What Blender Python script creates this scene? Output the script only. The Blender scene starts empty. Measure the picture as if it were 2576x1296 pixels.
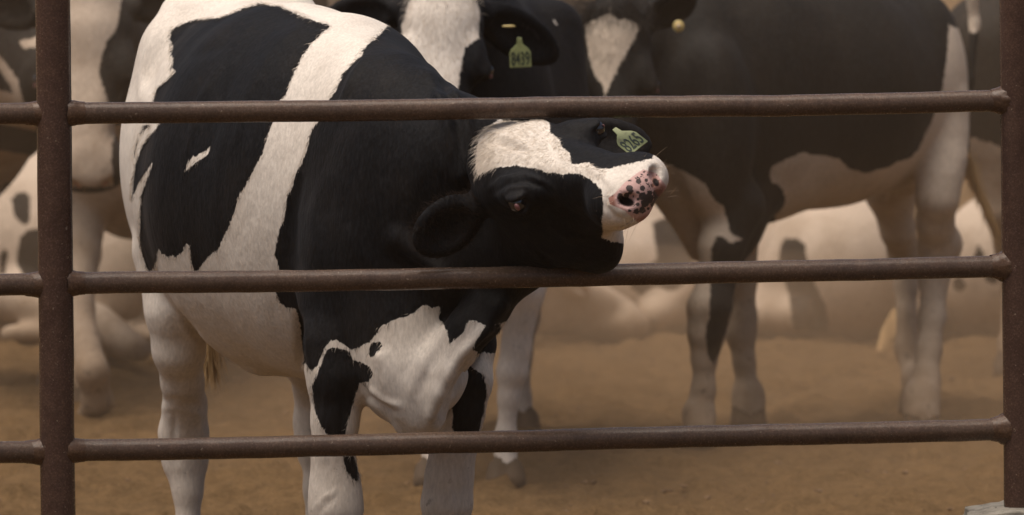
import bpy, bmesh, math, random
import numpy as np
from mathutils import Vector, Matrix
random.seed(7); RNG = np.random.default_rng(5)

# ------------------------------------------------------------------ camera, world, sun, exposure
S = bpy.context.scene
C = S.collection
CAM_H, CAM_D, PITCH, FPX = 3.17, 24.0, math.radians(4.97), 24000.0   # telephoto from a raised spot across the feed alley
cd = bpy.data.cameras.new('camera'); cam = bpy.data.objects.new('camera', cd); C.objects.link(cam)
cam.location = (0, -CAM_D, CAM_H); cam.rotation_euler = (math.radians(90) - PITCH, 0, 0)
cd.sensor_width = 36; cd.lens = 36 * FPX / 2576; cd.clip_start = 1; cd.clip_end = 3000
cd.dof.use_dof = True; cd.dof.focus_distance = 24.35; cd.dof.aperture_fstop = 5.2
S.camera = cam
W = bpy.data.worlds.new('World'); S.world = W; W.use_nodes = True
SUN_EL, SUN_AZ = math.radians(74), math.radians(-115)     # azimuth from +y; high sun veiled by dust, a little behind the camera and to the left
wt = W.node_tree; bg = wt.nodes['Background']
sky = wt.nodes.new('ShaderNodeTexSky'); sky.sky_type = 'NISHITA'; sky.sun_disc = False
sky.sun_elevation = SUN_EL; sky.sun_rotation = SUN_AZ; sky.air_density = 1.0; sky.dust_density = 7.0; sky.ozone_density = 0.3
wt.links.new(sky.outputs[0], bg.inputs[0]); bg.inputs[1].default_value = 0.10
sl = bpy.data.lights.new('sun', 'SUN'); sl.energy = 3.4; sl.angle = math.radians(55); sl.color = (1, .915, .82)
sun = bpy.data.objects.new('sun', sl); C.objects.link(sun)
sd = Vector((math.sin(SUN_AZ) * math.cos(SUN_EL), math.cos(SUN_AZ) * math.cos(SUN_EL), math.sin(SUN_EL)))
sun.rotation_euler = sd.to_track_quat('Z', 'Y').to_euler(); sun.location = (0, 10, 20)
S.view_settings.view_transform = 'Standard'; S.view_settings.look = 'None'
S.view_settings.exposure = 0.0; S.view_settings.gamma = 1
S.cycles.use_denoising = True
S.cycles.volume_bounces = 1; S.cycles.max_bounces = 6; S.cycles.diffuse_bounces = 3

# ------------------------------------------------------------------ helpers
def at(px, py, Y):
    """point on the vertical plane y=Y that the camera ray through image pixel (px,py) meets"""
    x = (px - 1288) / FPX; y = -(py - 648) / FPX
    c, s = math.cos(PITCH), math.sin(PITCH)
    d = (x, c + y * s, -s + y * c)
    t = (Y + CAM_D) / d[1]
    return np.array([d[0] * t, Y, CAM_H + d[2] * t])
def image_xy(P):
    """camera projection: world points -> image pixels, used to place coat markings and folds"""
    c, s = math.cos(PITCH), math.sin(PITCH)
    y = P[:, 1] + CAM_D; z = P[:, 2] - CAM_H
    dep = y * c - z * s; up = y * s + z * c
    return np.stack([1288 + FPX * P[:, 0] / dep, 648 - FPX * up / dep], 1)
def sc(Y): return FPX / (CAM_D + Y)                # image pixels per metre

def tag(o, label=None, cat=None, group=None, kind=None):
    if label: o['label'] = label
    if cat: o['category'] = cat
    if group: o['group'] = group
    if kind: o['kind'] = kind
    return o
def link(name, me, mat=None, parent=None):
    o = bpy.data.objects.new(name, me); C.objects.link(o)
    if mat: me.materials.append(mat)
    if parent: o.parent = parent
    return o
def smooth(me, on=True):
    me.polygons.foreach_set('use_smooth', [on] * len(me.polygons)); me.update()

# node shorthand
class N:
    def __init__(s, name):
        s.m = bpy.data.materials.new(name); s.m.use_nodes = True; s.t = s.m.node_tree
        s.b = s.t.nodes['Principled BSDF']
    def n(s, kind, **kw):
        o = s.t.nodes.new(kind)
        for k, v in kw.items():
            if k in o.inputs: o.inputs[k].default_value = v
            else: setattr(o, k, v)
        return o
    def l(s, a, b): s.t.links.new(a, b)
    def math(s, op, a, b=None, c=None, clamp=False):
        o = s.t.nodes.new('ShaderNodeMath'); o.operation = op; o.use_clamp = clamp
        for i, v in enumerate((a, b, c)):
            if v is None: continue
            if isinstance(v, (int, float)): o.inputs[i].default_value = v
            else: s.l(v, o.inputs[i])
        return o.outputs[0]
    def mix(s, f, a, b):
        o = s.t.nodes.new('ShaderNodeMix'); o.data_type = 'RGBA'
        if isinstance(f, (int, float)): o.inputs[0].default_value = f
        else: s.l(f, o.inputs[0])
        for i, v in ((6, a), (7, b)):
            if isinstance(v, tuple): o.inputs[i].default_value = (*v, 1)
            else: s.l(v, o.inputs[i])
        return o.outputs[2]
    def noise(s, scale, detail=4, rough=.55, vec=None, dist=0):
        o = s.n('ShaderNodeTexNoise'); o.inputs['Scale'].default_value = scale; o.inputs['Detail'].default_value = detail
        o.inputs['Roughness'].default_value = rough; o.inputs['Distortion'].default_value = dist
        s.l(vec if vec else s.coord(), o.inputs['Vector']); return o.outputs[0]
    def coord(s):
        if not hasattr(s, '_c'): s._c = s.n('ShaderNodeTexCoord').outputs['Object']
        return s._c
    def mapping(s, scale, rot=(0, 0, 0)):
        o = s.n('ShaderNodeMapping'); s.l(s.coord(), o.inputs[0]); o.inputs['Scale'].default_value = scale
        o.inputs['Rotation'].default_value = rot; return o.outputs[0]
    def ramp(s, v, lo, hi):
        o = s.n('ShaderNodeMapRange'); s.l(v, o.inputs[0]); o.inputs[1].default_value = lo; o.inputs[2].default_value = hi
        o.interpolation_type = 'SMOOTHSTEP'; return o.outputs[0]
    def bump(s, h, strength, dist=.01, normal=None):
        o = s.n('ShaderNodeBump'); s.l(h, o.inputs['Height']); o.inputs['Strength'].default_value = strength
        o.inputs['Distance'].default_value = dist
        if normal: s.l(normal, o.inputs['Normal'])
        return o.outputs[0]
    def attr(s, name):
        o = s.n('ShaderNodeAttribute'); o.attribute_name = name; return o.outputs['Fac']

# ------------------------------------------------------------------ materials
def mat_coat(name, black=(.0042, .0043, .0050), white=(.68, .613, .540), dirt=.25, fine=1.0):
    k = N(name)
    fur = k.noise(150, 3, .6, k.mapping((1, 1, .28), (.5, .3, .2)))
    rag = k.math('SUBTRACT', k.math('ADD', k.math('MULTIPLY', k.noise(55, 4, .7, k.mapping((1, 1, .45), (.4, .5, 0))), .65), k.math('MULTIPLY', k.noise(210, 2, .6, k.mapping((1, 1, .22), (.25, .2, 0))), .5)), .57)
    fac = k.math('ADD', k.attr('coat'), k.math('MULTIPLY', rag, 19.0 * fine))
    m = k.ramp(fac, -1.6, 1.6)                                   # 1 = black hair
    big = k.ramp(k.noise(5, 5, .6), .42, .72)
    low = k.attr('low')                                          # soiling gathered low on the animal
    dm = k.math('MULTIPLY', k.math('ADD', k.math('MULTIPLY', big, .5), low), dirt, clamp=True)
    w = k.mix(k.ramp(fur, .3, .75), tuple(c * .84 for c in white), tuple(min(.8, c * 1.05) for c in white))
    w = k.mix(dm, w, (.22, .155, .10))
    spots = k.ramp(k.noise(34, 5, .7), .655 - .10 * dirt, .75 - .10 * dirt)
    w = k.mix(k.math('MULTIPLY', k.math('MULTIPLY', spots, low), .75, clamp=True), w, (.07, .055, .042))
    bl = k.mix(k.ramp(fur, .35, .75), black, tuple(c * 2.5 for c in black))
    bl = k.mix(k.math('MULTIPLY', dm, .38), bl, (.06, .042, .028))
    col = k.mix(m, w, bl)
    # bare nose leather, its pigment spots, and nostril shade painted into the colour
    nose = k.ramp(k.math('ADD', k.attr('nose'), k.math('MULTIPLY', rag, 3)), -1.5, 1.5)
    spot = k.ramp(k.math('ADD', k.attr('spot'), k.math('MULTIPLY', k.math('SUBTRACT', k.noise(130, 3, .7), .5), 9)), -.8, .8)
    sp2 = k.math('MAXIMUM', spot, k.ramp(k.noise(95, 3, .6), .60, .64)); pk = k.mix(sp2, (.52, .335, .305), (.060, .048, .046))
    raw = k.attr('raw')
    pk = k.mix(k.math('MULTIPLY', raw, .75, clamp=True), pk, (.24, .095, .06)); pk = k.mix(k.attr('nostril_shade'), pk, (.008, .004, .004))
    col = k.mix(nose, col, pk)
    hoof = k.attr('hoof'); col = k.mix(hoof, col, (.085, .06, .04))
    k.l(col, k.b.inputs['Base Color'])
    r = k.mix(nose, (.62, .62, .62), (.38, .38, .38)); k.l(r, k.b.inputs['Roughness'])
    k.b.inputs['Specular IOR Level'].default_value = .07
    k.b.inputs['Sheen Weight'].default_value = .02; k.b.inputs['Sheen Roughness'].default_value = .5
    k.b.inputs['Sheen Tint'].default_value = (.8, .85, 1, 1)
    b1 = k.bump(fur, .35 * fine, .004)
    b2 = k.bump(k.noise(9, 4, .55, k.mapping((1, 1, .55), (.3, .9, .2))), .35, .03, b1)
    k.l(b2, k.b.inputs['Normal'])
    return k.m
def mat_plain(name, col, rough=.6, metal=0.0, spec=.5):
    k = N(name); k.b.inputs['Base Color'].default_value = (*col, 1); k.b.inputs['Roughness'].default_value = rough
    k.b.inputs['Metallic'].default_value = metal; k.b.inputs['Specular IOR Level'].default_value = spec; return k.m
def mat_rust(name, a, b, c):
    k = N(name)
    big = k.ramp(k.noise(4, 5, .65), .35, .7); mid = k.ramp(k.noise(28, 5, .7), .4, .65)
    fine = k.noise(190, 4, .7); v = k.ramp(k.noise(85, 2, .5), .70, .76)
    col = k.mix(big, a, b); col = k.mix(k.math('MULTIPLY', mid, .55), col, c)
    col = k.mix(k.ramp(fine, .3, .8), k.mix(.55, col, (.02, .012, .009)), col)
    col = k.mix(k.math('MULTIPLY', v, .45), col, (.34, .27, .21))
    k.l(col, k.b.inputs['Base Color'])
    k.l(k.ramp(fine, .1, 1.6), k.b.inputs['Roughness']); k.b.inputs['Roughness'].default_value = .6
    k.b.inputs['Metallic'].default_value = .0; k.b.inputs['Specular IOR Level'].default_value = .22
    k.l(k.bump(fine, .35, .002, k.bump(k.noise(38, 4, .6), .3, .004)), k.b.inputs['Normal'])
    return k.m
M = {}
M['coat'] = mat_coat('coat_sharp', dirt=.44)
M['coat_far'] = mat_coat('coat_dusty', black=(.013, .0115, .010), white=(.52, .42, .33), dirt=.85, fine=1.2)
M['coat_mid'] = mat_coat('coat_mid', dirt=.35)
M['coat_dirty'] = mat_coat('coat_dirty', black=(.008, .0075, .007), white=(.58, .48, .38), dirt=.65)
M['nose_far'] = mat_plain('dusty_nose', (.30, .14, .10), .5)
M['rust_post'] = mat_rust('rusty_post', (.100, .058, .045), (.074, .041, .032), (.13, .076, .055))
M['rust_rail'] = mat_rust('rusty_rail', (.128, .084, .058), (.090, .060, .046), (.155, .098, .070))
M['weld'] = mat_rust('rusty_weld', (.115, .066, .040), (.085, .050, .034), (.15, .085, .05))
M['eye'] = mat_plain('eye_dark', (.012, .010, .013), .07, 0, 1.0)
M['caruncle'] = mat_plain('eye_corner_pink', (.20, .085, .085), .3)
M['whisk'] = mat_plain('whisker', (.50, .38, .27), .5)
M['tuft_white'] = mat_plain('pale_hair', (.63, .545, .455), .6, 0, .25)
M['tuft_dark'] = mat_plain('dark_hair', (.018, .014, .012), .6, 0, .25)
M['ear_brown'] = mat_plain('brown_hair', (.022, .013, .009), .6, 0, .1)
M['tuft_straw'] = mat_plain('straw_hair', (.50, .33, .16), .6, 0, .25)
M['ink'] = mat_plain('tag_ink', (.025, .04, .03), .6)
M['button'] = mat_plain('tag_button', (.55, .42, .16), .45)
k = N('tag_plastic'); n_ = k.noise(40, 4, .6)
k.l(k.mix(k.ramp(n_, .45, .75), (.31, .35, .15), (.17, .17, .075)), k.b.inputs['Base Color']); k.b.inputs['Roughness'].default_value = .45
M['tag'] = k.m

# ------------------------------------------------------------------ implicit modelling kit: smooth unions meshed as ONE surface
def unit(v): v = np.asarray(v, float); return v / np.linalg.norm(v)
class Flesh:
    def __init__(s): s.p = []
    def cone(s, a, b, ra, rb, k=.03, g=0, op=1):
        a = np.asarray(a, float); b = np.asarray(b, float)
        lo = np.minimum(a - ra, b - rb); hi = np.maximum(a + ra, b + rb)
        ba = b - a; L2 = max(1e-9, ba @ ba)
        def f(X, Y, Z):
            t = np.clip(((X - a[0]) * ba[0] + (Y - a[1]) * ba[1] + (Z - a[2]) * ba[2]) / L2, 0, 1)
            return np.sqrt((X - a[0] - t * ba[0])**2 + (Y - a[1] - t * ba[1])**2 + (Z - a[2] - t * ba[2])**2) - (ra + (rb - ra) * t)
        s.p.append((f, lo, hi, k, g, op))
    def ell(s, c, r, R=None, k=.03, g=0, op=1):
        c = np.asarray(c, float); r = np.asarray(r, float); R = np.eye(3) if R is None else np.asarray(R, float)
        ext = np.sqrt(((R * r[:, None])**2).sum(0))
        def f(X, Y, Z):
            q = [((X - c[0]) * R[i, 0] + (Y - c[1]) * R[i, 1] + (Z - c[2]) * R[i, 2]) / r[i] for i in range(3)]
            k0 = np.sqrt(q[0]**2 + q[1]**2 + q[2]**2) + 1e-9
            k1 = np.sqrt((q[0] / r[0])**2 + (q[1] / r[1])**2 + (q[2] / r[2])**2) + 1e-9
            return k0 * (k0 - 1) / k1
        s.p.append((f, c - ext, c + ext, k, g, op))
    def ecap(s, a, b, A, B, up=(0, 0, 1), k=.05, g=0, op=1):
        a = np.asarray(a, float); b = np.asarray(b, float); ba = b - a; L = np.linalg.norm(ba); t_ = ba / L
        up = unit(np.asarray(up, float) - t_ * (np.asarray(up, float) @ t_)); sd_ = np.cross(t_, up)
        m = max(*A, *B); lo = np.minimum(a, b) - m; hi = np.maximum(a, b) + m
        def f(X, Y, Z):
            x, y, z = X - a[0], Y - a[1], Z - a[2]
            v = x * t_[0] + y * t_[1] + z * t_[2]; tt = np.clip(v / L, 0, 1); e = v - tt * L
            w = A[0] + (B[0] - A[0]) * tt; h = A[1] + (B[1] - A[1]) * tt; r = np.minimum(w, h)
            q0 = (x * sd_[0] + y * sd_[1] + z * sd_[2]) / w; q1 = (x * up[0] + y * up[1] + z * up[2]) / h; q2 = e / r
            k0 = np.sqrt(q0**2 + q1**2 + q2**2) + 1e-9; k1 = np.sqrt((q0 / w)**2 + (q1 / h)**2 + (q2 / r)**2) + 1e-9
            return k0 * (k0 - 1) / k1
        s.p.append((f, lo, hi, k, g, op))
    def chain(s, pts, k=.03, g=0):
        for i in range(len(pts) - 1): s.cone(pts[i][0], pts[i + 1][0], pts[i][1], pts[i + 1][1], k, g)
    def mesh(s, h, name):
        lo = np.min([p[1] for p in s.p if p[5] > 0], 0) - 4 * h; hi = np.max([p[2] for p in s.p if p[5] > 0], 0) + 4 * h
        n = np.ceil((hi - lo) / h).astype(int) + 1
        D = np.full(n, 1.0, np.float32); Lb = np.zeros(n, np.int8); best = np.full(n, 1.0, np.float32)
        ax = [(lo[i] + h * np.arange(n[i])).astype(np.float32) for i in range(3)]
        for f, a, b, k, g, op in s.p:
            pad = k + 3 * h
            i0 = np.maximum(0, np.floor((a - pad - lo) / h).astype(int)); i1 = np.minimum(n, np.ceil((b + pad - lo) / h).astype(int) + 1)
            if (i1 <= i0).any(): continue
            sl_ = tuple(slice(i0[i], i1[i]) for i in range(3))
            d = f(ax[0][sl_[0]][:, None, None], ax[1][sl_[1]][None, :, None], ax[2][sl_[2]][None, None, :]).astype(np.float32)
            cur = D[sl_]
            if op > 0:
                hh = np.clip(.5 + .5 * (cur - d) / k, 0, 1)
                D[sl_] = cur * (1 - hh) + d * hh - k * hh * (1 - hh)
                bb = best[sl_]; m = d < bb; bb[m] = d[m]; Lb[sl_][m] = g
            else:
                dd = -d; hh = np.clip(.5 + .5 * (dd - cur) / k, 0, 1)
                D[sl_] = cur * (1 - hh) + dd * hh + k * hh * (1 - hh)
        ins = D < 0
        c = sum(ins[i:n[0] - 1 + i, j:n[1] - 1 + j, l:n[2] - 1 + l].astype(np.int8) for i in (0, 1) for j in (0, 1) for l in (0, 1))
        act = np.argwhere((c > 0) & (c < 8)); idx = np.full(tuple(n - 1), -1, np.int64); idx[tuple(act.T)] = np.arange(len(act))
        V = np.zeros((len(act), 3)); cnt = np.zeros(len(act))
        cor = [(i, j, l) for i in (0, 1) for j in (0, 1) for l in (0, 1)]
        for a in cor:
            for axs in range(3):
                if a[axs]: continue
                b = list(a); b[axs] = 1
                da = D[act[:, 0] + a[0], act[:, 1] + a[1], act[:, 2] + a[2]]; db = D[act[:, 0] + b[0], act[:, 1] + b[1], act[:, 2] + b[2]]
                x = (da < 0) != (db < 0); t = np.where(x, da / np.where(x, da - db, 1), 0)
                p = np.tile(np.array(a, float), (len(act), 1)); p[:, axs] += t
                V += p * x[:, None]; cnt += x
        V = lo + h * (act + V / cnt[:, None])
        lab = Lb[act[:, 0], act[:, 1], act[:, 2]]
        quads = []
        for axs in range(3):
            e = [slice(0, n[i] - 1) for i in range(3)]; e2 = list(e); e[axs] = slice(0, n[axs] - 1); e2[axs] = slice(1, n[axs])
            A_, B_ = ins[tuple(e)], ins[tuple(e2)]
            cr = np.argwhere(A_ != B_); flip = A_[tuple(cr.T)]
            u, w = (axs + 1) % 3, (axs + 2) % 3
            ok = (cr[:, u] > 0) & (cr[:, w] > 0); cr = cr[ok]; flip = flip[ok]
            du = np.zeros(3, int); du[u] = 1; dw = np.zeros(3, int); dw[w] = 1
            q = [idx[tuple((cr - o).T)] for o in (0 * du, du, du + dw, dw)]
            q = np.stack(q, 1); q[~flip] = q[~flip][:, ::-1]; quads.append(q)
        Q = np.concatenate(quads); Q = Q[(Q >= 0).all(1)]
        for _ in range(2):                                            # light fairing
            acc = np.zeros_like(V); w = np.zeros(len(V))
            for i in range(4):
                a, b = Q[:, i], Q[:, (i + 1) % 4]
                for c_ in range(3):
                    acc[:, c_] += np.bincount(a, V[b, c_], len(V)) + np.bincount(b, V[a, c_], len(V))
                w += np.bincount(a, minlength=len(V)) + np.bincount(b, minlength=len(V))
            V = V * .45 + .55 * acc / w[:, None]
        me = bpy.data.meshes.new(name)
        me.vertices.add(len(V)); me.vertices.foreach_set('co', V.ravel().astype(np.float32))
        me.loops.add(len(Q) * 4); me.loops.foreach_set('vertex_index', Q.ravel().astype(np.int32))
        me.polygons.add(len(Q)); me.polygons.foreach_set('loop_start', np.arange(0, len(Q) * 4, 4, dtype=np.int32))
        me.update(calc_edges=True); smooth(me)
        return me, V, lab

def poly_sd(P, poly):
    """signed distance to a polygon, + inside"""
    poly = np.asarray(poly, float); n = len(poly); d = np.full(len(P), 1e9); ins = np.zeros(len(P), bool)
    for i in range(n):
        a, b = poly[i], poly[(i + 1) % n]; ab = b - a
        t = np.clip(((P - a) @ ab) / max(1e-9, ab @ ab), 0, 1)
        q = P - a - t[:, None] * ab; d = np.minimum(d, (q**2).sum(1))
        cond = ((a[1] > P[:, 1]) != (b[1] > P[:, 1]))
        xi = a[0] + (P[:, 1] - a[1]) / (b[1] - a[1] + 1e-12) * ab[0]
        ins ^= cond & (P[:, 0] < xi)
    d = np.sqrt(d); return np.where(ins, d, -d)
def coat_field(uv, black, white=()):
    f = np.full(len(uv), -60.0)
    for p in black: f = np.maximum(f, poly_sd(uv, p))
    for p in white: f = np.minimum(f, -poly_sd(uv, p))
    return np.clip(f, -60, 60)
def add_attr(me, name, vals):
    a = me.attributes.new(name, 'FLOAT', 'POINT'); a.data.foreach_set('value', np.asarray(vals, np.float32))

# groups: 0 trunk, 1 head, 2 ear, 3.. legs, 9 hoof
def head(F, O, N_, U_, s=1.0, g=1, ears=None, open_=0.0, wl=1.0):
    """cattle head in its own frame: n nose direction, u out of the forehead, l across.  O = poll point"""
    n = unit(N_); u = unit(np.asarray(U_, float) - n * (np.asarray(U_, float) @ n)); l = np.cross(n, u)
    R = np.stack([l, u, n])
    def P(L, Uu, Nn): return O + s * (l * L * wl + u * Uu + n * Nn)
    def E(c, r, k=.03, g_=g, op=1): F.ell(P(*c), np.array(r) * [wl, 1, 1] * s, R, k * s, g_, op)
    def K(a, b, A, B, k=.04, g_=g): F.ecap(P(*a), P(*b), (A[0] * s * wl, A[1] * s), (B[0] * s * wl, B[1] * s), u, k * s, g_)
    E((0, -.095, .09), (.118, .098, .13))
    E((0, -.050, .015), (.085, .060, .050), .035)
    K((0, -.075, .10), (0, -.070, .42), (.118, .074), (.058, .055), .045)
    K((0, -.165, .10), (0, -.148, .365), (.085, .135), (.050, .055), .05)
    for q in (1, -1):
        E((q * .100, -.052, .205), (.038, .040, .060), .035)        # brow / eye socket
        E((q * .064, -.185, .15), (.030, .100, .11), .04)           # jaw muscle
        E((q * .030, -.035, .34), (.022, .018, .12), .03)
        E((q * .048, -.082, .478), (.054, .056, .064), .03)         # muzzle sides
        E((q * .046, -.120, .43), (.030, .040, .055), .03)          # lip
        E((q * .141, -.050, .236), (.022, .015, .023), .008, op=-1) # eye hollow
    K((0, -.075, .46), (0, -.075, .515), (.078, .052), (.068, .044), .03)
    E((0, -.142 - open_, .438), (.050, .031, .060), .02)
    E((0, -.122 - open_ * .5, .53), (.11, .0045, .075), .010, op=-1) # mouth line
    for q in (1, -1):
        F.ell(P(q * .047, -.060, .566), np.array((.025, .017, .045)) * s, np.stack([unit(l + q * .5 * u), unit(u - q * .5 * l), n]), .008 * s, g, -1)
        E((q * .126, -.032, .236), (.024, .009, .030), .010); E((q * .130, -.068, .236), (.018, .008, .026), .010)   # lids
    info = dict(P=P, l=l, u=u, n=n, s=s)
    for q, (dl, du, dn, tw, L) in (ears or {}).items():
        q = 1 if q == 'p' else -1
        b0 = P(q * .105, -.105, .030); dr = unit(l * q * dl + u * du + n * dn); tip = b0 + dr * L * s
        face = unit(n * math.cos(tw) + u * math.sin(tw)); face = unit(face - dr * (face @ dr)); wid = np.cross(dr, face)
        mid = b0 + dr * L * s * .55
        F.cone(b0 - dr * .02, b0 + dr * .06 * s, .034 * s, .030 * s, .025 * s, 2)
        F.ell(mid, np.array((L * .52, .066, .019)) * s, np.stack([dr, wid, face]), .014 * s, 2)
        F.ell(mid + face * .021 * s + dr * .012, np.array((L * .40, .045, .020)) * s, np.stack([dr, wid, face]), .006 * s, 2, -1)
        info['ear%d' % q] = dict(b=b0, dr=dr, face=face, wid=wid, mid=mid, tip=tip)
    return info

def leg(F, pts, Ylist=None, g=3, k=.03, hind=False):
    """pts: (px,py,Y,radius m); last point's foot is dropped to the ground with a hoof"""
    J = [(at(p[0], p[1], p[2]), p[3]) for p in pts]
    F.chain(J, k, g)
    (f, r) = J[-1]; t = np.array([f[0], f[1], .0])
    if f[2] > .13:
        F.cone(f, t + [0, 0, .11], r, r * .95, k, g)
    F.cone(t + [0, 0, .115], t + [0, -.02, .075], r * 1.2, r * 1.15, .02, g)
    for q in (-1, 1): F.cone(t + [q * .024, -.03, .055], t + [q * .026, -.055, .022], .032, .036, .01, 9)

def finish(name, F, h, mat, paint, low=(0.0, .75), parent=None):
    me, V, lab = F.mesh(h, name)
    uv = image_xy(V); coat = np.full(len(V), -60.0)
    for g in np.unique(lab):
        m = lab == g; spec = paint.get(int(g), paint.get('*', 60.0))
        coat[m] = spec if isinstance(spec, (int, float)) else coat_field(uv[m], *spec)
    add_attr(me, 'coat', coat); add_attr(me, 'hoof', (lab == 9).astype(float))
    add_attr(me, 'low', np.clip((low[1] - V[:, 2]) / max(.01, low[1] - low[0]), 0, 1))
    return link('cow_body', me, mat, parent), V, lab, uv

def crease(me, V, mask, lines):
    """skin folds: push the skin out (+) or in (-) along flowing lines"""
    uv = image_xy(V); n = np.zeros(len(V) * 3, np.float32); me.vertices.foreach_get('normal', n); n = n.reshape(-1, 3)
    D = np.zeros(len(V)); face = n[:, 1] < .35
    for amp, sg, pts in lines:
        pts = np.asarray(pts, float); d = np.full(len(V), 1e9); m = mask & face & (np.abs(uv[:, 0] - pts[:, 0].mean()) < 400)
        L = np.r_[0, np.cumsum(np.hypot(*np.diff(pts, axis=0).T))]; best = np.full(len(V), 1e9); T = np.zeros(len(V))
        for i in range(len(pts) - 1):
            a, b = pts[i], pts[i + 1]; ab = b - a; t = np.clip(((uv - a) @ ab) / (ab @ ab), 0, 1)
            q = np.hypot(*(uv - a - t[:, None] * ab).T); w = q < best; best[w] = q[w]; T[w] = (L[i] + t[w] * (L[i + 1] - L[i])) / L[-1]
        D += np.where(m, amp * np.exp(-(best / sg)**2) * np.sqrt(np.clip(4 * T * (1 - T), .05, 1)), 0)
    V = V + n * D[:, None] ; me.vertices.foreach_set('co', V.ravel().astype(np.float32)); me.update(); return V
def fur(name, me, V, mask, dirf, count, L, mat, w=.0006, lift=.25, seed=1):
    rs = np.random.default_rng(seed); n = np.zeros(len(V) * 3, np.float32); me.vertices.foreach_get('normal', n); n = n.reshape(-1, 3)
    ix = np.flatnonzero(mask & (n[:, 1] < .5)); pl = []
    for i in rs.choice(ix, min(count, len(ix) * 3)):
        p = V[i] + rs.normal(0, .002, 3); d = dirf(p) + rs.normal(0, .25, 3); d = unit(d - n[i] * (d @ n[i])); d = unit(d + n[i] * lift * rs.uniform(.3, 1.5)); l = L * rs.uniform(.6, 1.3)
        pl.append([p - n[i] * .001, p + d * l * .5 + n[i] * .0015, p + d * l * 1.0 - n[i] * .001])
    return strands(name, pl, mat, w)

def root(name, loc, label, cat, group=None):
    o = bpy.data.objects.new(name, None); C.objects.link(o); o.location = loc; o.empty_display_size = .2
    return tag(o, label, cat, group)
def adopt(o, r):
    o.parent = r; o.matrix_parent_inverse = Matrix.Translation(-Vector(r.location)); return o

def ball(name, c, r, mat, R=None, seg=20):
    bm = bmesh.new(); bmesh.ops.create_uvsphere(bm, u_segments=seg, v_segments=seg // 2 + 2, radius=1)
    R = np.eye(3) if R is None else np.asarray(R); r = np.ones(3) * r if np.isscalar(r) else np.asarray(r)
    for v in bm.verts: v.co = Vector(np.asarray(c) + (np.array(v.co) * r) @ R)
    me = bpy.data.meshes.new(name); bm.to_mesh(me); bm.free(); smooth(me); return link(name, me, mat)
def strands(name, roots, mat, w=.0009):
    """roots: list of polylines (list of points); thin tapering three-sided hairs in one mesh"""
    vs, fs = [], []
    for pl in roots:
        pl = [np.asarray(p, float) for p in pl]; n = len(pl); b0 = len(vs)
        t = unit(pl[-1] - pl[0]); a = unit(np.cross(t, (0.3, .2, .93))); b = np.cross(t, a)
        for i, p in enumerate(pl):
            r = w * (1 - .8 * i / (n - 1))
            for q in range(3):
                an = q * 2.094; vs.append(p + (a * math.cos(an) + b * math.sin(an)) * r)
        for i in range(n - 1):
            for q in range(3): fs.append((b0 + i * 3 + q, b0 + i * 3 + (q + 1) % 3, b0 + i * 3 + 3 + (q + 1) % 3, b0 + i * 3 + 3 + q))
    me = bpy.data.meshes.new(name); me.from_pydata([tuple(v) for v in vs], [], fs); smooth(me); return link(name, me, mat)
def eye(hd, q, r, cs=1.0):
    s = hd['s']; c = hd['P'](q * .131, -.050, .236)
    e = ball('eye', c, .0205 * s, M['eye']); adopt(e, r)
    p = ball('eye_corner', hd['P'](q * .1445, -.048, .253), np.array((.0045, .0085, .0055)) * s * cs, M['caruncle'], np.stack([hd['l'], hd['u'], hd['n']]), 12)
    p.parent = e
    return e
def eartag(c, right, up, r, digits, size=.066, parent=None, shape='stem', col='tag'):
    """house-shaped plastic tag; c = centre of the panel, right/up = directions of the writing"""
    R_ = unit(right); U_ = unit(np.asarray(up) - R_ * (np.asarray(up) @ R_)); Nn = np.cross(R_, U_)
    w = size / 2; hgt = size * .44
    out = [(-w, -hgt), (w, -hgt), (w, hgt * .55), (w * .80, hgt * .95), (w * .28, hgt * 1.5), (w * .20, hgt * 2.2), (-w * .20, hgt * 2.2), (-w * .28, hgt * 1.5), (-w * .80, hgt * .95), (-w, hgt * .55)]
    bm = bmesh.new(); vs = [bm.verts.new(Vector(c + R_ * x + U_ * y)) for x, y in out]; f = bm.faces.new(vs)
    ex = bmesh.ops.extrude_face_region(bm, geom=[f]); bmesh.ops.translate(bm, vec=Vector(-Nn * .0022), verts=[v for v in ex['geom'] if isinstance(v, bmesh.types.BMVert)])
    bmesh.ops.bevel(bm, geom=[e for e in bm.edges], offset=.0006, segments=1, affect='EDGES')
    bmesh.ops.recalc_face_normals(bm, faces=bm.faces); me = bpy.data.meshes.new('ear_tag'); bm.to_mesh(me); bm.free()
    t = link('ear_tag', me, M[col]); adopt(t, r)
    t['label'] = 'yellow green plastic ear tag reading %s' % digits
    cu = bpy.data.curves.new('tag_number', 'FONT'); cu.body = digits; cu.align_x = 'CENTER'; cu.align_y = 'CENTER'; cu.size = size * .74; cu.offset = .0004; cu.extrude = .0003
    o = bpy.data.objects.new('tmp', cu); C.objects.link(o); dg = bpy.context.evaluated_depsgraph_get()
    me = bpy.data.meshes.new_from_object(o.evaluated_get(dg)); bpy.data.objects.remove(o)
    for v in me.vertices:
        x, y, z = v.co; v.co = Vector(c + R_ * (x * .60) + U_ * (y * 1.22 - hgt * .15) + Nn * (.0012 + z))
    me.name = 'tag_number'; nn = link('tag_number', me, M['ink']); nn.parent = t
    return t

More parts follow.
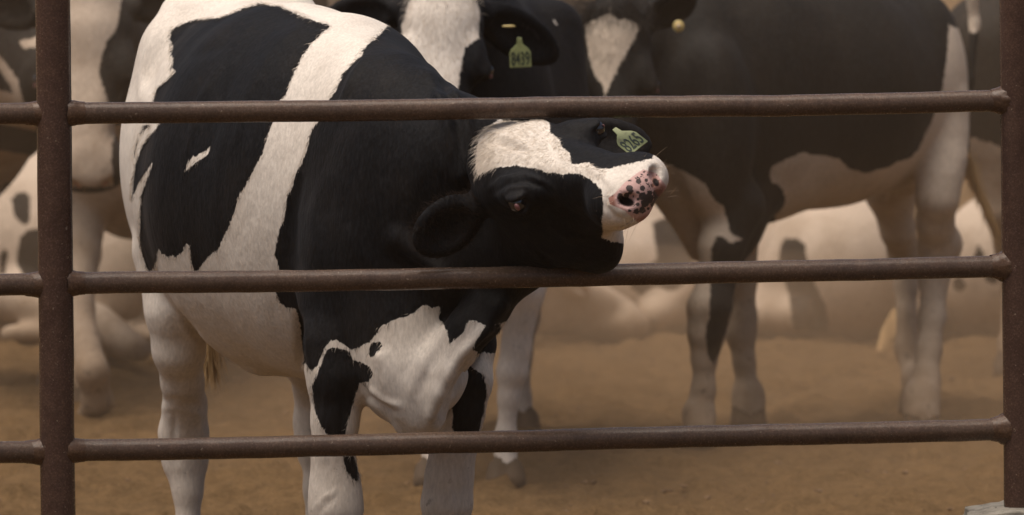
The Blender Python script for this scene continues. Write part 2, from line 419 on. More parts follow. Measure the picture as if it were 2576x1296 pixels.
# ------------------------------------------------------------------ ground (one sheet to the horizon)
def ground():
    nx, ny = 300, 420
    xs = np.concatenate([np.linspace(-400, -5, 14)[:-1], np.linspace(-5, 5, nx), np.linspace(5, 400, 14)[1:]])
    ys = np.concatenate([np.linspace(-60, 0, 12)[:-1], np.linspace(0, 14, ny), np.linspace(14, 60, 40)[1:], np.linspace(60, 1500, 12)[1:]])
    X, Y = np.meshgrid(xs, ys)
    def vn(X, Y, s, seed):
        r = np.random.default_rng(seed).random((512, 512)); x = X * s; y = Y * s; i = np.floor(x).astype(int); j = np.floor(y).astype(int)
        fx = x - i; fy = y - j; fx = fx * fx * (3 - 2 * fx); fy = fy * fy * (3 - 2 * fy); i %= 511; j %= 511
        return (r[j, i] * (1 - fx) + r[j, i + 1] * fx) * (1 - fy) + (r[j + 1, i] * (1 - fx) + r[j + 1, i + 1] * fx) * fy
    m = ((np.abs(X) < 5) & (Y > -1) & (Y < 16)).astype(float)
    Z = m * (.035 * (vn(X, Y, 2.2, 1) - .5) + .036 * (vn(X, Y, 6, 2) - .5) + .042 * (vn(X, Y, 15, 3)**2) - .045 * np.clip(vn(X + 9, Y, 5.5, 4) - .72, 0, 1) * 3)
    V = np.stack([X, Y, Z], -1).reshape(-1, 3); w = len(xs)
    i = (np.arange(len(ys) - 1)[:, None] * w + np.arange(w - 1)[None]).ravel()
    Q = np.stack([i, i + 1, i + 1 + w, i + w], 1)
    me = bpy.data.meshes.new('ground'); me.from_pydata(V.tolist(), [], Q.tolist()); smooth(me)
    k = N('trodden_dirt')
    a = k.ramp(k.noise(2.2, 6, .6), .3, .7); b = k.ramp(k.noise(14, 6, .72), .38, .66); c = k.ramp(k.noise(60, 4, .7), .35, .7)
    col = k.mix(a, (.232, .140, .064), (.185, .110, .048)); col = k.mix(k.math('MULTIPLY', k.ramp(k.noise(1.6, 4, .7), .54, .66), .55), col, (.115, .072, .036)); col = k.mix(k.math('MULTIPLY', b, .85), col, (.128, .077, .034))
    col = k.mix(k.math('MULTIPLY', c, .5), col, (.29, .18, .085))
    k.l(col, k.b.inputs['Base Color']); k.b.inputs['Roughness'].default_value = .95; k.b.inputs['Specular IOR Level'].default_value = .1
    k.l(k.bump(k.noise(45, 5, .75), 1.0, .03, k.bump(k.noise(12, 5, .65), .9, .07)), k.b.inputs['Normal'])
    tag(link('ground', me, k.m), kind='structure')
ground()

# ------------------------------------------------------------------ fence
def tube(name, path, rad, mat, seg=28, sub=24, wob=.0012, parent=None, seed=0):
    """swept pipe with slight dents; path = list of points"""
    rs = np.random.default_rng(seed); path = [np.asarray(p, float) for p in path]; P = []
    for i in range(len(path) - 1):
        for t in np.linspace(0, 1, sub, endpoint=False): P.append(path[i] * (1 - t) + path[i + 1] * t)
    P.append(path[-1]); V = []
    off = np.cumsum(rs.normal(0, 1, (len(P), 2)), 0); off -= np.linspace(0, 1, len(P))[:, None] * off[-1]; off *= wob / max(1e-6, np.abs(off).max())
    for i, p in enumerate(P):
        t = unit(P[min(i + 1, len(P) - 1)] - P[max(i - 1, 0)]); a = unit(np.cross(t, (0.01, 1, 0.02))); b = np.cross(t, a)
        for q in range(seg):
            an = q * 2 * math.pi / seg; V.append(p + a * off[i, 0] + b * off[i, 1] + (a * math.cos(an) + b * math.sin(an)) * (rad * (1 + rs.normal(0, .003))))
    fs = [(i * seg + q, i * seg + (q + 1) % seg, (i + 1) * seg + (q + 1) % seg, (i + 1) * seg + q) for i in range(len(P) - 1) for q in range(seg)]
    fs += [tuple(range(seg))[::-1], tuple(range((len(P) - 1) * seg, len(P) * seg))]
    me = bpy.data.meshes.new(name); me.from_pydata([tuple(v) for v in V], [], fs); smooth(me)
    o = link(name, me, mat)
    if parent: adopt(o, parent)
    return o
YL, YR, YLL = 0.0, .34, -.10                                 # fence runs slightly away to the right
fence = root('pipe_fence', tuple(at(140, 1290, 0) * [1, 1, 0]), 'rusty welded steel pipe fence with three rails in front of the cows', 'fence')
def down(p, q, z):                                            # extend a line p->q to height z
    t = (z - p[2]) / (q[2] - p[2]); return p + (q - p) * t
pl0, pl1 = at(133, 0, YL), at(146, 1296, YL)
pr0, pr1 = at(2560, 0, YR), at(2571, 1296, YR)
tube('post', [down(pl0, pl1, 2.05), down(pl0, pl1, -.4)], .0442, M['rust_post'], parent=fence, seed=3, sub=60)
tube('post', [down(pr0, pr1, 2.05), down(pr0, pr1, -.4)], .0460, M['rust_post'], parent=fence, seed=4, sub=60)
def weld(c, axis, r, seed, big=.32):
    """rough fillet where a rail meets the post, flaring towards it; axis points to the post"""
    rs = np.random.default_rng(seed); bm = bmesh.new(); t = unit(axis); a = unit(np.cross(t, (0, 1, 0))); b = np.cross(t, a); n = 40; rows = []
    for x, fl in ((-.030, .0008), (-.020, .0030), (-.011, .0062), (-.004, .0105), (.004, .0150), (.016, .0175)):
        ph = rs.uniform(0, 6); rows.append([bm.verts.new(Vector(c + t * (x + .0015 * math.sin(5 * i * 2 * math.pi / n + ph)) + (a * math.cos(i * 2 * math.pi / n) + b * math.sin(i * 2 * math.pi / n)) * (r + .001 + fl * big * (.75 + .5 * rs.random())))) for i in range(n)])
    for u, v in zip(rows[:-1], rows[1:]):
        for i in range(n): bm.faces.new((u[i], u[(i + 1) % n], v[(i + 1) % n], v[i]))
    bmesh.ops.recalc_face_normals(bm, faces=bm.faces)
    me = bpy.data.meshes.new('weld_bead'); bm.to_mesh(me); bm.free(); smooth(me); return adopt(link('weld_bead', me, M['weld']), fence)
rails = [((286, 283, 262, 261.5), .0275), ((716, 713, 683, 672), .0280), ((1137, 1134, 1104, 1083), .0280)]
RAILS = []
for i, ((yl, y0, ym, y1), r) in enumerate(rails):
    a = at(178, y0 if i else 285, YL); m = at(1350, [272, 698, 1110][i], (YL + YR) / 2 * .97); m2 = at(2000, [264, 683, 1092][i], YL + (YR - YL) * .76); b = at(2530, [253, 670, 1080][i], YR)
    RAILS.append((a, b, r))
    tube('rail', [a, at(760, [280, 708, 1124][i], YL + (YR - YL) * .24), m, m2, b], r, M['rust_rail'], parent=fence, seed=10 + i, sub=30, wob=.0022)
    tube('rail', [at(-260, yl + 3, YLL), at(100, yl, YL)], r, M['rust_rail'], parent=fence, seed=20 + i)
    tube('rail', [at(2590, [253, 670, 1080][i], YR), at(2900, [248, 663, 1072][i], YR + .08)], r, M['rust_rail'], parent=fence, seed=26 + i)
    weld(at(183, y0 if i else 285, YL), a - b, r, 30 + i); weld(at(94, yl, YL), b - a, r, 40 + i); weld(at(2521, [253, 670, 1080][i], YR), b - a, r, 50 + i, .8)

# concrete footing the right hand post stands in
def footing():
    c = at(2570, 1274, YR); top = c[2]; bm = bmesh.new(); bmesh.ops.create_cube(bm, size=1)
    for v in bm.verts: v.co = Vector((c[0] + .03 + v.co.x * .40 * (1.12 if v.co.z < 0 else 1), YR + v.co.y * .34 * (1.12 if v.co.z < 0 else 1), (top if v.co.z > 0 else -.05)))
    bmesh.ops.bevel(bm, geom=bm.edges[:], offset=.035, segments=3, affect='EDGES'); bmesh.ops.triangulate(bm, faces=bm.faces)
    for _ in range(4):
        bmesh.ops.subdivide_edges(bm, edges=[e for e in bm.edges if e.calc_length() > .022], cuts=1)
        bmesh.ops.triangulate(bm, faces=[f for f in bm.faces if len(f.verts) > 3])
    from mathutils import noise as mn
    for v in bm.verts:
        q = v.co * 9; d = mn.noise_vector(q) * .014 + mn.noise_vector(v.co * 34) * .006; v.co += Vector((d.x, d.y, d.z * .7 - max(0, (c[0] - .06 - v.co.x)) * (.16 if v.co.z > top - .06 else 0)))
    me = bpy.data.meshes.new('footing'); bm.to_mesh(me); bm.free(); smooth(me)
    k = N('rough_concrete'); col = k.mix(k.ramp(k.noise(22, 5, .7), .35, .7), (.30, .27, .22), (.16, .14, .11))
    col = k.mix(k.ramp(k.noise(70, 3, .6), .62, .7), col, (.05, .045, .035))
    k.l(col, k.b.inputs['Base Color']); k.b.inputs['Roughness'].default_value = .9; k.l(k.bump(k.noise(60, 5, .7), .8, .01), k.b.inputs['Normal'])
    o = link('concrete_footing', me, k.m); tag(o, 'rough grey concrete footing around the base of the right fence post', 'footing')
footing()

# ------------------------------------------------------------------ the cow rubbing its head on the rail
def trunk(F, secs, k=.06, g=0, up=(0, 0, 1)):
    """secs: (px, top, bottom, Y, half width)"""
    P_ = []
    for px, tp, bt, Y, w in secs:
        c = at(px, (tp + bt) / 2, Y); P_.append((c, (w, (bt - tp) / 2 / sc(Y))))
    for i in range(len(P_) - 1): F.ecap(P_[i][0], P_[i + 1][0], P_[i][1], P_[i + 1][1], up, k, g)

P1 = [(441,68),(485,51),(560,44),(608,24),(656,10),(704,17),(752,38),(796,55),(834,65),(813,82),(779,113),(757,147),(735,191),(718,239),(704,255),(690,300),(683,314),(673,342),(660,386),(639,427),(632,440),(598,501),(584,549),(560,604),(547,635),(540,631),(519,652),(499,679),(487,683),(482,665),(477,618),(468,614),(458,635),(441,648),(434,642),(424,647),(407,638),(398,626),(393,659),(384,679),(374,683),(359,645),(352,604),(352,553),(355,491),(366,460),(375,440),(383,411),(362,440),(345,470),(333,495),(335,450),(342,410),(355,372),(376,342),(403,312),(392,290),(385,262),(386,253),(396,222),(424,198),(443,181),(432,171),(437,150),(429,137),(436,120),(427,99),(432,79)]
P1w = [(530,369),(520,392),(489,412),(464,433),(468,413),(485,393),(492,396)]
P2 = [(913,137),(910,130),(930,109),(950,94),(980,60),(1200,60),(1450,250),(1450,760),(1241,819),(1221,819),(1197,807),(1180,806),(1166,836),(1152,850),(1132,865),(1125,833),(1105,799),(1108,771),(1090,774),(1070,766),(1050,777),(1043,789),(1002,802),(961,819),(937,853),(928,862),(905,872),(886,880),(862,868),(848,857),(834,857),(820,872),(808,896),(797,920),(783,934),(768,915),(760,870),(757,833),(752,802),(745,777),(721,775),(704,761),(694,737),(701,676),(692,638),(697,601),(704,577),(714,556),(718,529),(725,491),(738,461),(743,440),(752,424),(769,386),(786,325),(800,308),(815,290),(828,253),(848,219),(862,188),(886,161)]
SP = [(935,862),(955,860),(961,872),(950,885),(935,899),(926,893)]
SL = [(361,314),(380,316),(356,331),(342,369),(336,398),(345,359),(357,325)]
LF = [(812,906),(820,880),(850,874),(880,885),(888,905),(903,911),(927,920),(937,940),(927,961),(906,963),(896,988),(879,1046),(869,1091),(871,1147),(889,1146),(900,1180),(901,1212),(883,1204),(869,1180),(862,1147),(820,1091),(810,1074),(796,1046),(786,1002),(786,968),(800,937)]
RF = [(1173,903),(1183,890),(1187,880),(1200,855),(1225,815),(1260,815),(1260,889),(1225,889),(1215,884),(1207,892),(1198,900),(1188,905),(1180,920),(1221,947),(1224,998),(1214,1046),(1200,1110),(1180,1140),(1140,1086),(1139,1033),(1130,1016),(1146,985),(1154,954),(1144,957),(1146,920)]
HD1 = [(1371,296),(1384,314),(1384,334),(1408,351),(1412,368),(1432,385),(1439,413),(1456,413),(1479,409),(1503,423),(1530,426),(1547,419),(1640,400),(1700,250),(1371,240)]
HD2 = [(1150,250),(1262,296),(1225,322),(1203,350),(1196,400),(1199,440),(1204,440),(1238,425),(1272,419),(1299,416),(1354,426),(1381,436),(1398,433),(1415,440),(1445,435),(1469,443),(1486,453),(1500,464),(1513,481),(1517,511),(1517,535),(1513,559),(1517,582),(1513,596),(1537,608),(1558,611),(1620,622),(1700,620),(1700,760),(1100,760)]
NOSE = [(1619,426),(1651,436),(1678,470),(1686,508),(1668,532),(1636,549),(1605,561),(1571,530),(1534,514),(1530,498),(1547,487),(1571,460),(1602,436)]
RAWP = [[(1640,436),(1674,470),(1678,512),(1650,545),(1660,500),(1640,470)],[(1606,560),(1640,550),(1672,512),(1664,508),(1636,535),(1600,552)],[(1526,495),(1545,490),(1550,520),(1575,530),(1560,545),(1530,520)]]
SPOTZ = [(1205,672,30),(1185,660,22),(1305,530,20),(1360,520,13),(1235,580,24),(1240,612,15),(1332,580,20),(1300,610,12),(1165,640,22),(1215,632,20),(1335,640,30),(1378,655,38),(1440,618,30),(1470,630,20),(1350,690,30),(1297,700,15),(1330,742,24),(1288,750,20),(1300,660,12),(1405,560,14),(1455,690,16),(1385,615,20),(1420,690,22),(1430,738,18),(1235,745,9),(1440,655,26),(1465,600,14),(1345,460,9),(1370,480,7),(1375,730,10),(1400,705,12)]  # pigment spots; the leading pair paints shade at the near nostril

def refine(me, sel_poly, grow=14):
    """subdivide the faces of the nose pad so that its pigment spots stay crisp"""
    bm = bmesh.new(); bm.from_mesh(me); bm.verts.ensure_lookup_table()
    co = np.array([v.co[:] for v in bm.verts]); uv = image_xy(co); m = poly_sd(uv, sel_poly) > -grow
    m &= co[:, 1] < .2
    ed = [e for e in bm.edges if m[e.verts[0].index] and m[e.verts[1].index]]
    bmesh.ops.subdivide_edges(bm, edges=ed, cuts=3, use_grid_fill=True)
    bm.to_mesh(me); bm.free(); smooth(me)
    V = np.zeros(len(me.vertices) * 3, np.float32); me.vertices.foreach_get('co', V); return V.reshape(-1, 3).astype(float)

def main_cow():
    F = Flesh()
    r = root('cow', tuple(at(780, 900, 1.1) * [1, 1, 0]), 'black and white cow rubbing its tilted head on the middle fence rail, wearing tag 8265', 'cow', 'cows in the feedlot pen')
    ax = unit([.34, -.94, 0]); up = (0, 0, 1)
    trunk(F, [(548, 40, 560, 2.02, .20), (600, -2, 720, 1.78, .285), (665, 8, 870, 1.5, .345), (735, 20, 935, 1.2, .375), (850, 45, 955, .95, .330), (945, 128, 950, .72, .225)], .07)
    trunk(F, [(945, 132, 950, .72, .215), (1005, 180, 960, .52, .20)], .06)
    F.ell(at(500, 20, 1.85), (.10, .16, .05), None, .08)             # hip bones and tail head
    F.ell(at(430, 120, 1.72), (.07, .09, .07), None, .10)
    F.ell(at(720, 25, 1.62), (.07, .08, .06), None, .08)
    F.ell(at(428, 420, 1.78), (.115, .20, .30), None, .10, 5)        # thigh, near side
    F.ell(at(680, 420, 2.0), (.12, .20, .28), None, .10, 0)
    F.ell(at(905, 400, .72), (.11, .15, .30), None, .09)             # shoulder blade, near side
    F.ell(at(1090, 470, .92), (.10, .15, .26), None, .08)
    F.ell(at(862, 660, .56), (.10, .12, .17), None, .08, 0)          # point of shoulder
    F.ell(at(950, 172, .86), (.08, .16, .05), None, .07)            # withers
    # neck, turned to the right
    F.ecap(at(1000, 430, .62), at(1130, 490, .42), (.21, .31), (.165, .265), (-.25, 0, 1), .07, 0)
    F.ecap(at(1130, 490, .42), at(1225, 545, .36), (.165, .255), (.115, .205), (-.25, 0, 1), .06, 0)
    F.cone(at(1150, 330, .40), at(1225, 425, .34), .075, .085, .06, 0)
    F.cone(at(1180, 640, .36), at(1300, 640, .28), .12, .085, .06, 0)
    # chest, brisket and dewlap
    F.ell(at(1035, 850, .46), (.165, .17, .20), None, .08)
    F.ell(at(1035, 950, .42), (.125, .15, .125), None, .06)
    F.cone(at(1058, 1015, .36), at(1062, 1052, .36), .070, .036, .04)
    F.ecap(at(1270, 735, .27), at(1180, 850, .25), (.055, .035), (.045, .030), (0, 0, 1), .05)
    dl = [(1262, 770, .20), (1215, 828, .20), (1175, 885, .21), (1138, 935, .22), (1112, 985, .235), (1092, 1035, .26), (1074, 1062, .29)]
    for a_, b_ in zip(dl[:-1], dl[1:]):
        F.cone(at(*a_), at(*b_), .015, .015, .030)
        F.cone(at(a_[0] - 35, a_[1] + 5, a_[2] + .07), at(b_[0] - 30, b_[1], b_[2] + .06), .05, .045, .05)
    F.cone(at(960, 900, .30), at(1010, 1040, .30), .012, .010, .03)
    # folds where the neck bends
    for a_, b_, rr in (((1075, 215, .50), (1120, 420, .30), .020), ((1130, 260, .36), (1160, 440, .26), .022), ((1010, 600, .33), (1120, 690, .26), .018)):
        F.cone(at(*a_) + [0, -.03, 0], at(*b_) + [0, -.03, 0], rr, rr * .6, .05)
    F.cone(at(590, 895, 1.35), at(655, 918, 1.15), .016, .012, .05)    # navel fold
    F.cone(at(616, 912, 1.28), at(622, 922, 1.26), .012, .008, .012)
    # legs
    leg(F, [(858, 740, .56, .115), (846, 870, .50, .086), (850, 950, .47, .075), (843, 1060, .46, .056), (838, 1150, .45, .050), (843, 1225, .45, .060), (845, 1285, .44, .064), (846, 1335, .46, .046), (848, 1480, .47, .033), (850, 1560, .46, .040)], g=3, k=.035)
    leg(F, [(1150, 760, .72, .10), (1180, 860, .66, .066), (1172, 960, .62, .064), (1158, 1040, .61, .057), (1140, 1130, .60, .055), (1130, 1200, .60, .058), (1124, 1270, .60, .062), (1124, 1330, .61, .046), (1122, 1450, .62, .033), (1120, 1530, .61, .040)], g=4, k=.03)
    leg(F, [(440, 640, 1.66, .115), (446, 780, 1.60, .082), (450, 880, 1.62, .066), (459, 960, 1.68, .052), (465, 1020, 1.74, .054), (462, 1090, 1.78, .062), (466, 1160, 1.78, .056), (472, 1230, 1.76, .036), (474, 1360, 1.74, .033), (475, 1400, 1.73, .040)], g=5, k=.035)
    leg(F, [(700, 640, 1.98, .12), (740, 800, 1.95, .085), (770, 900, 1.99, .065), (795, 980, 2.10, .055), (800, 1060, 2.12, .058), (797, 1130, 2.10, .046), (800, 1230, 2.08, .034), (800, 1370, 2.06, .036)], g=6, k=.035)
    F.ell(at(768, 1090, 2.15), (.025, .05, .10), None, .03, 6)
    # head
    ears = {'p': (.95, .05, -.22, .12, .175), 'm': (.76, -.56, .32, .7, .24)}
    hd = head(F, at(1218, 342, .165), (.590, -.805, -.062), (-.447, -.400, .80), 1.13, 1, ears)
    PP = hd['P']; RR = np.stack([hd['l'], hd['u'], hd['n']])
    F.ell(PP(.012, -.270, .195), (.060, .090, .115), RR, .05, 1)         # deep jaw and throat resting on the rail
    F.ell(PP(.0, -.238, .228), (.048, .066, .085), RR, .05, 1)
    F.cone(PP(0, -.20, .12), at(1290, 640, .33), .11, .10, .06, 0)
    me, V, lab = F.mesh(.0062, 'cow_body')
    # folds of skin
    V = crease(me, V, lab != 1, [
        (.026, 13, [(1228, 822), (1195, 858), (1165, 890), (1138, 930), (1115, 980), (1095, 1030), (1080, 1062)]),
        (-.030, 12, [(1236, 852), (1207, 885), (1180, 918), (1152, 962), (1128, 1012), (1104, 1056)]),
        (.010, 13, [(1150, 860), (1110, 940), (1075, 1040)]), (-.010, 16, [(1120, 850), (1075, 930), (1045, 1010)]),
        (-.012, 10, [(905, 960), (925, 1000), (985, 1035)]), (.008, 9, [(925, 975), (960, 1005), (1010, 1025)]),
        (.008, 9, [(425, 775), (450, 800), (478, 845), (505, 880)]), (-.007, 11, [(445, 780), (474, 815), (500, 850)]),
        (-.016, 9, [(750, 790), (754, 850), (758, 920)]), (.006, 10, [(775, 800), (775, 880), (785, 930)]),
        (.009, 10, [(392, 70), (372, 130), (358, 190), (352, 260)]), (-.007, 12, [(410, 100), (388, 160), (376, 240)]),
        (.010, 9, [(925, 140), (890, 190), (868, 240), (850, 300)]), (-.008, 12, [(905, 120), (865, 180), (835, 250)]),
        (.010, 12, [(1080, 190), (1120, 280), (1140, 400)]), (-.010, 12, [(1105, 190), (1148, 280), (1165, 400)]), (.010, 11, [(1135, 215), (1175, 300), (1188, 400)]),
        (-.012, 14, [(760, 430), (735, 540), (735, 640), (760, 720)]), (.008, 22, [(830, 420), (790, 540), (800, 680)]),
        (.006, 24, [(870, 560), (900, 640), (960, 690)]), (-.004, 20, [(1000, 420), (1010, 520), (1000, 640)]),
        (.006, 12, [(560, 160), (500, 260), (470, 400)]), (-.006, 14, [(620, 130), (560, 240), (520, 400)]), (.006, 14, [(680, 140), (620, 250), (590, 380)]),
        (-.007, 16, [(600, 60), (560, 110), (470, 150)]), (-.006, 10, [(700, 5), (770, 30), (840, 48)]), (.006, 9, [(690, 22), (770, 48), (840, 70)]),
        (-.0025, 7, [(402, 1008), (440, 1004), (510, 1022)]), (.0025, 8, [(404, 1030), (440, 1026), (512, 1044)]), (-.006, 8, [(440, 1040), (436, 1110), (450, 1170)]),
        (.005, 7, [(500, 1030), (506, 1090), (500, 1150)]), (-.002, 7, [(800, 1296), (830, 1262), (850, 1250)]), (.002, 7, [(790, 1280), (815, 1250), (845, 1235)]),
        (-.005, 8, [(868, 960), (862, 1040), (858, 1100)]), (.004, 7, [(820, 960), (812, 1060), (815, 1160)]), (-.004, 7, [(1150, 1160), (1146, 1220), (1150, 1290)])])
    V = crease(me, V, lab == 1, [
        (.006, 6, [(1226, 478), (1262, 450), (1320, 440), (1372, 458), (1400, 480)]), (-.006, 5, [(1240, 488), (1272, 464), (1322, 454), (1366, 470), (1385, 490)]),
        (.005, 5, [(1262, 492), (1288, 474), (1324, 470), (1350, 486)]), (-.004, 5, [(1272, 526), (1300, 532), (1330, 522)]), (.004, 5, [(1265, 538), (1300, 546), (1345, 534)]),
        (-.008, 14, [(1380, 500), (1430, 540), (1480, 560)]), (.008, 14, [(1370, 560), (1430, 590), (1490, 600)]), (-.008, 12, [(1300, 590), (1330, 640), (1400, 665)]),
        (.005, 8, [(1480, 420), (1520, 445), (1545, 480)]), (-.006, 7, [(1528, 490), (1524, 520), (1545, 545), (1572, 556)]), (-.010, 5, [(1672, 515), (1650, 545), (1612, 568), (1572, 590)]),
        (.006, 7, [(1225, 330), (1280, 345), (1330, 370)]), (-.005, 8, [(1230, 355), (1290, 372), (1340, 385)]), (.005, 8, [(1320, 330), (1360, 345), (1372, 375)]), (-.004, 8, [(1340, 320), (1345, 345), (1330, 365)])])
    # colour
    V2 = refine(me, NOSE); uv = image_xy(V2)
    if len(V2) > len(lab): 
        lab = np.concatenate([lab, np.full(len(V2) - len(lab), 1)])
    coat = np.full(len(V2), -60.0)
    POLL = [(1199, 445), (1196, 400), (1203, 350), (1225, 322), (1262, 296), (1390, 280), (1420, 440)]
    PT = {0: ([P1, P2, SP, SL, LF, [(1200, 855), (1225, 815), (1260, 815), (1260, 889), (1225, 889), (1207, 892), (1187, 880)]], [P1w, POLL]), 1: ([HD1, HD2],), 2: 60.0, 3: ([P2, LF],), 4: ([RF],), 5: ([P1, SL], [P1w]), 6: -60.0, 9: 60.0}
    for g in np.unique(lab):
        m = lab == g; sp = PT[int(g)]; coat[m] = sp if isinstance(sp, float) else coat_field(uv[m], *sp)
    # the head ends in the black neck behind the jaw
    add_attr(me, 'coat', coat); add_attr(me, 'hoof', (lab == 9).astype(float))
    add_attr(me, 'low', np.clip((.95 - V2[:, 2]) / .8, 0, 1) * .8)
    hm = (lab == 1) & (V2[:, 1] < .2)
    nz = np.full(len(V2), -60.0); nz[hm] = np.clip(poly_sd(uv[hm], NOSE), -60, 60); add_attr(me, 'nose', nz)
    st = np.full(len(V2), -20.0)
    for x, y, rr in SPOTZ:
        st = np.maximum(st, rr / 2.943 - np.hypot(uv[:, 0] - (1163.5 + x / 2.943), uv[:, 1] - (276.7 + y / 2.943)))
    add_attr(me, 'spot', st)
    rw = np.full(len(V2), -60.0)
    for p in RAWP: rw = np.maximum(rw, poly_sd(uv, p))
    add_attr(me, 'raw', np.clip(rw / 8 + .5, 0, 1))
    hl = np.zeros(len(V2))
    for cx_, cy_, a_, b_, th in ((1576, 508, 22, 12, .25), (1650, 459, 8, 12, -.5)):
        x_ = uv[:, 0] - cx_; y_ = uv[:, 1] - cy_; X_ = x_ * math.cos(th) + y_ * math.sin(th); Y_ = -x_ * math.sin(th) + y_ * math.cos(th)
        hl = np.maximum(hl, np.clip((1.1 - np.hypot(X_ / a_, Y_ / b_)) * 3, 0, 1))
    add_attr(me, 'nostril_shade', np.where(hm, hl, 0))  # shade inside the nostrils, put into the skin colour
    adopt(link('cow_body', me, M['coat']), r)
    eye(hd, 1, r, 1.15); eye(hd, -1, r, .45)
    e = hd['ear-1']
    eartag(at(1588, 357, e['mid'][1] - .07), (.81, .55, .58), (-.80, .55, .60), r, '8265', .064)
    # hair
    rs = np.random.default_rng(3); P = hd['P']; l, u, n = hd['l'], hd['u'], hd['n']
    me_ = me; wh = at(1388, 378, 0)
    hm_ = (lab == 1) & (coat < -3) & (uv[:, 0] < 1520) & (uv[:, 1] < 450)
    adopt(fur('forehead_hair', me_, V2, hm_, lambda p: unit((p - wh) * [1, .1, 1]) + [0, 0, -.25], 5200, .011, M['tuft_white'], .0004, .07), r)
    hm_ = (lab == 1) & (coat < 0) & (uv[:, 0] < 1250) & (uv[:, 1] < 460)
    adopt(fur('poll_hair', me_, V2, hm_, lambda p: np.array([-.8, 0, -.7]), 520, .024, M['tuft_white'], .0005, .25, 2), r)
    for q in (-1, 1):
      pl = []
      for _ in range(24):
        b0 = P(q * rs.uniform(.03, .075), -.075 - rs.uniform(-.05, .07), rs.uniform(.47, .53)); b0 = b0
        o_ = unit(l * q * rs.uniform(.4, 1) + u * rs.uniform(-.5, .8) + n * rs.uniform(.0, .9)); L = rs.uniform(.03, .075)
        pl.append([b0, b0 + o_ * L * .6, b0 + o_ * L + [0, 0, -.004]])
      adopt(strands('whiskers', pl, M['whisk'], .0005), r)
    pl = []
    e1 = hd['ear1']
    for _ in range(260):
        t = rs.uniform(.1, .95); sgn = rs.choice([-1, 1]); b0 = e1['b'] + e1['dr'] * t * .2 + e1['wid'] * sgn * .055 * math.sqrt(max(0, 1 - ((t - .55) / .55)**2))
        d = unit(e1['dr'] * .8 - e1['wid'] * sgn * rs.uniform(.0, 1) + e1['face'] * rs.uniform(0, .6) + rs.normal(0, .15, 3)); pl.append([b0, b0 + d * .018, b0 + d * rs.uniform(.025, .04)])
    adopt(strands('ear_hair', pl, M['tuft_dark'], .0006), r)
    hm_ = (lab == 2) & (uv[:, 0] < 1215)
    adopt(fur('inner_ear_hair', me_, V2, hm_, lambda p: np.array([-.6, 0, .5]), 900, .022, M['ear_brown'], .0005, .5, 4), r)
    edge = (np.abs(coat) < 5) & (lab != 1) & (lab != 2) & (lab != 9); hair_dir = lambda p: np.array([-.35, .1, -1.])
    adopt(fur('dark_edge_hair', me_, V2, edge & (coat > 0), hair_dir, 3800, .015, M['tuft_dark'], .00055, .10, 21), r)
    adopt(fur('pale_edge_hair', me_, V2, edge & (coat < 0), hair_dir, 3800, .015, M['tuft_white'], .00055, .10, 22), r)
    # tail hanging behind the hind legs
    tl = [at(545, 60, 2.24), at(540, 300, 2.36), at(535, 560, 2.36), at(530, 780, 2.33), at(527, 850, 2.32)]
    T = Flesh(); T.chain([(p, q) for p, q in zip(tl, (.035, .026, .020, .016, .014))], .02); m2, v2, l2 = T.mesh(.008, 'tail'); add_attr(m2, 'coat', np.full(len(v2), -60.)); adopt(link('tail', m2, M['coat']), r)
    pl = []
    for _ in range(160):
        b0 = tl[-1] + rs.normal(0, .008, 3); x = rs.normal(0, .018); pl.append([b0 + [0, 0, .03], b0 + [x * .6, 0, -.06], b0 + [x, rs.normal(0, .01), -rs.uniform(.09, .15)]])
    adopt(strands('tail_switch', pl, M['tuft_straw'], .0022), r)
    return hd
main_cow()

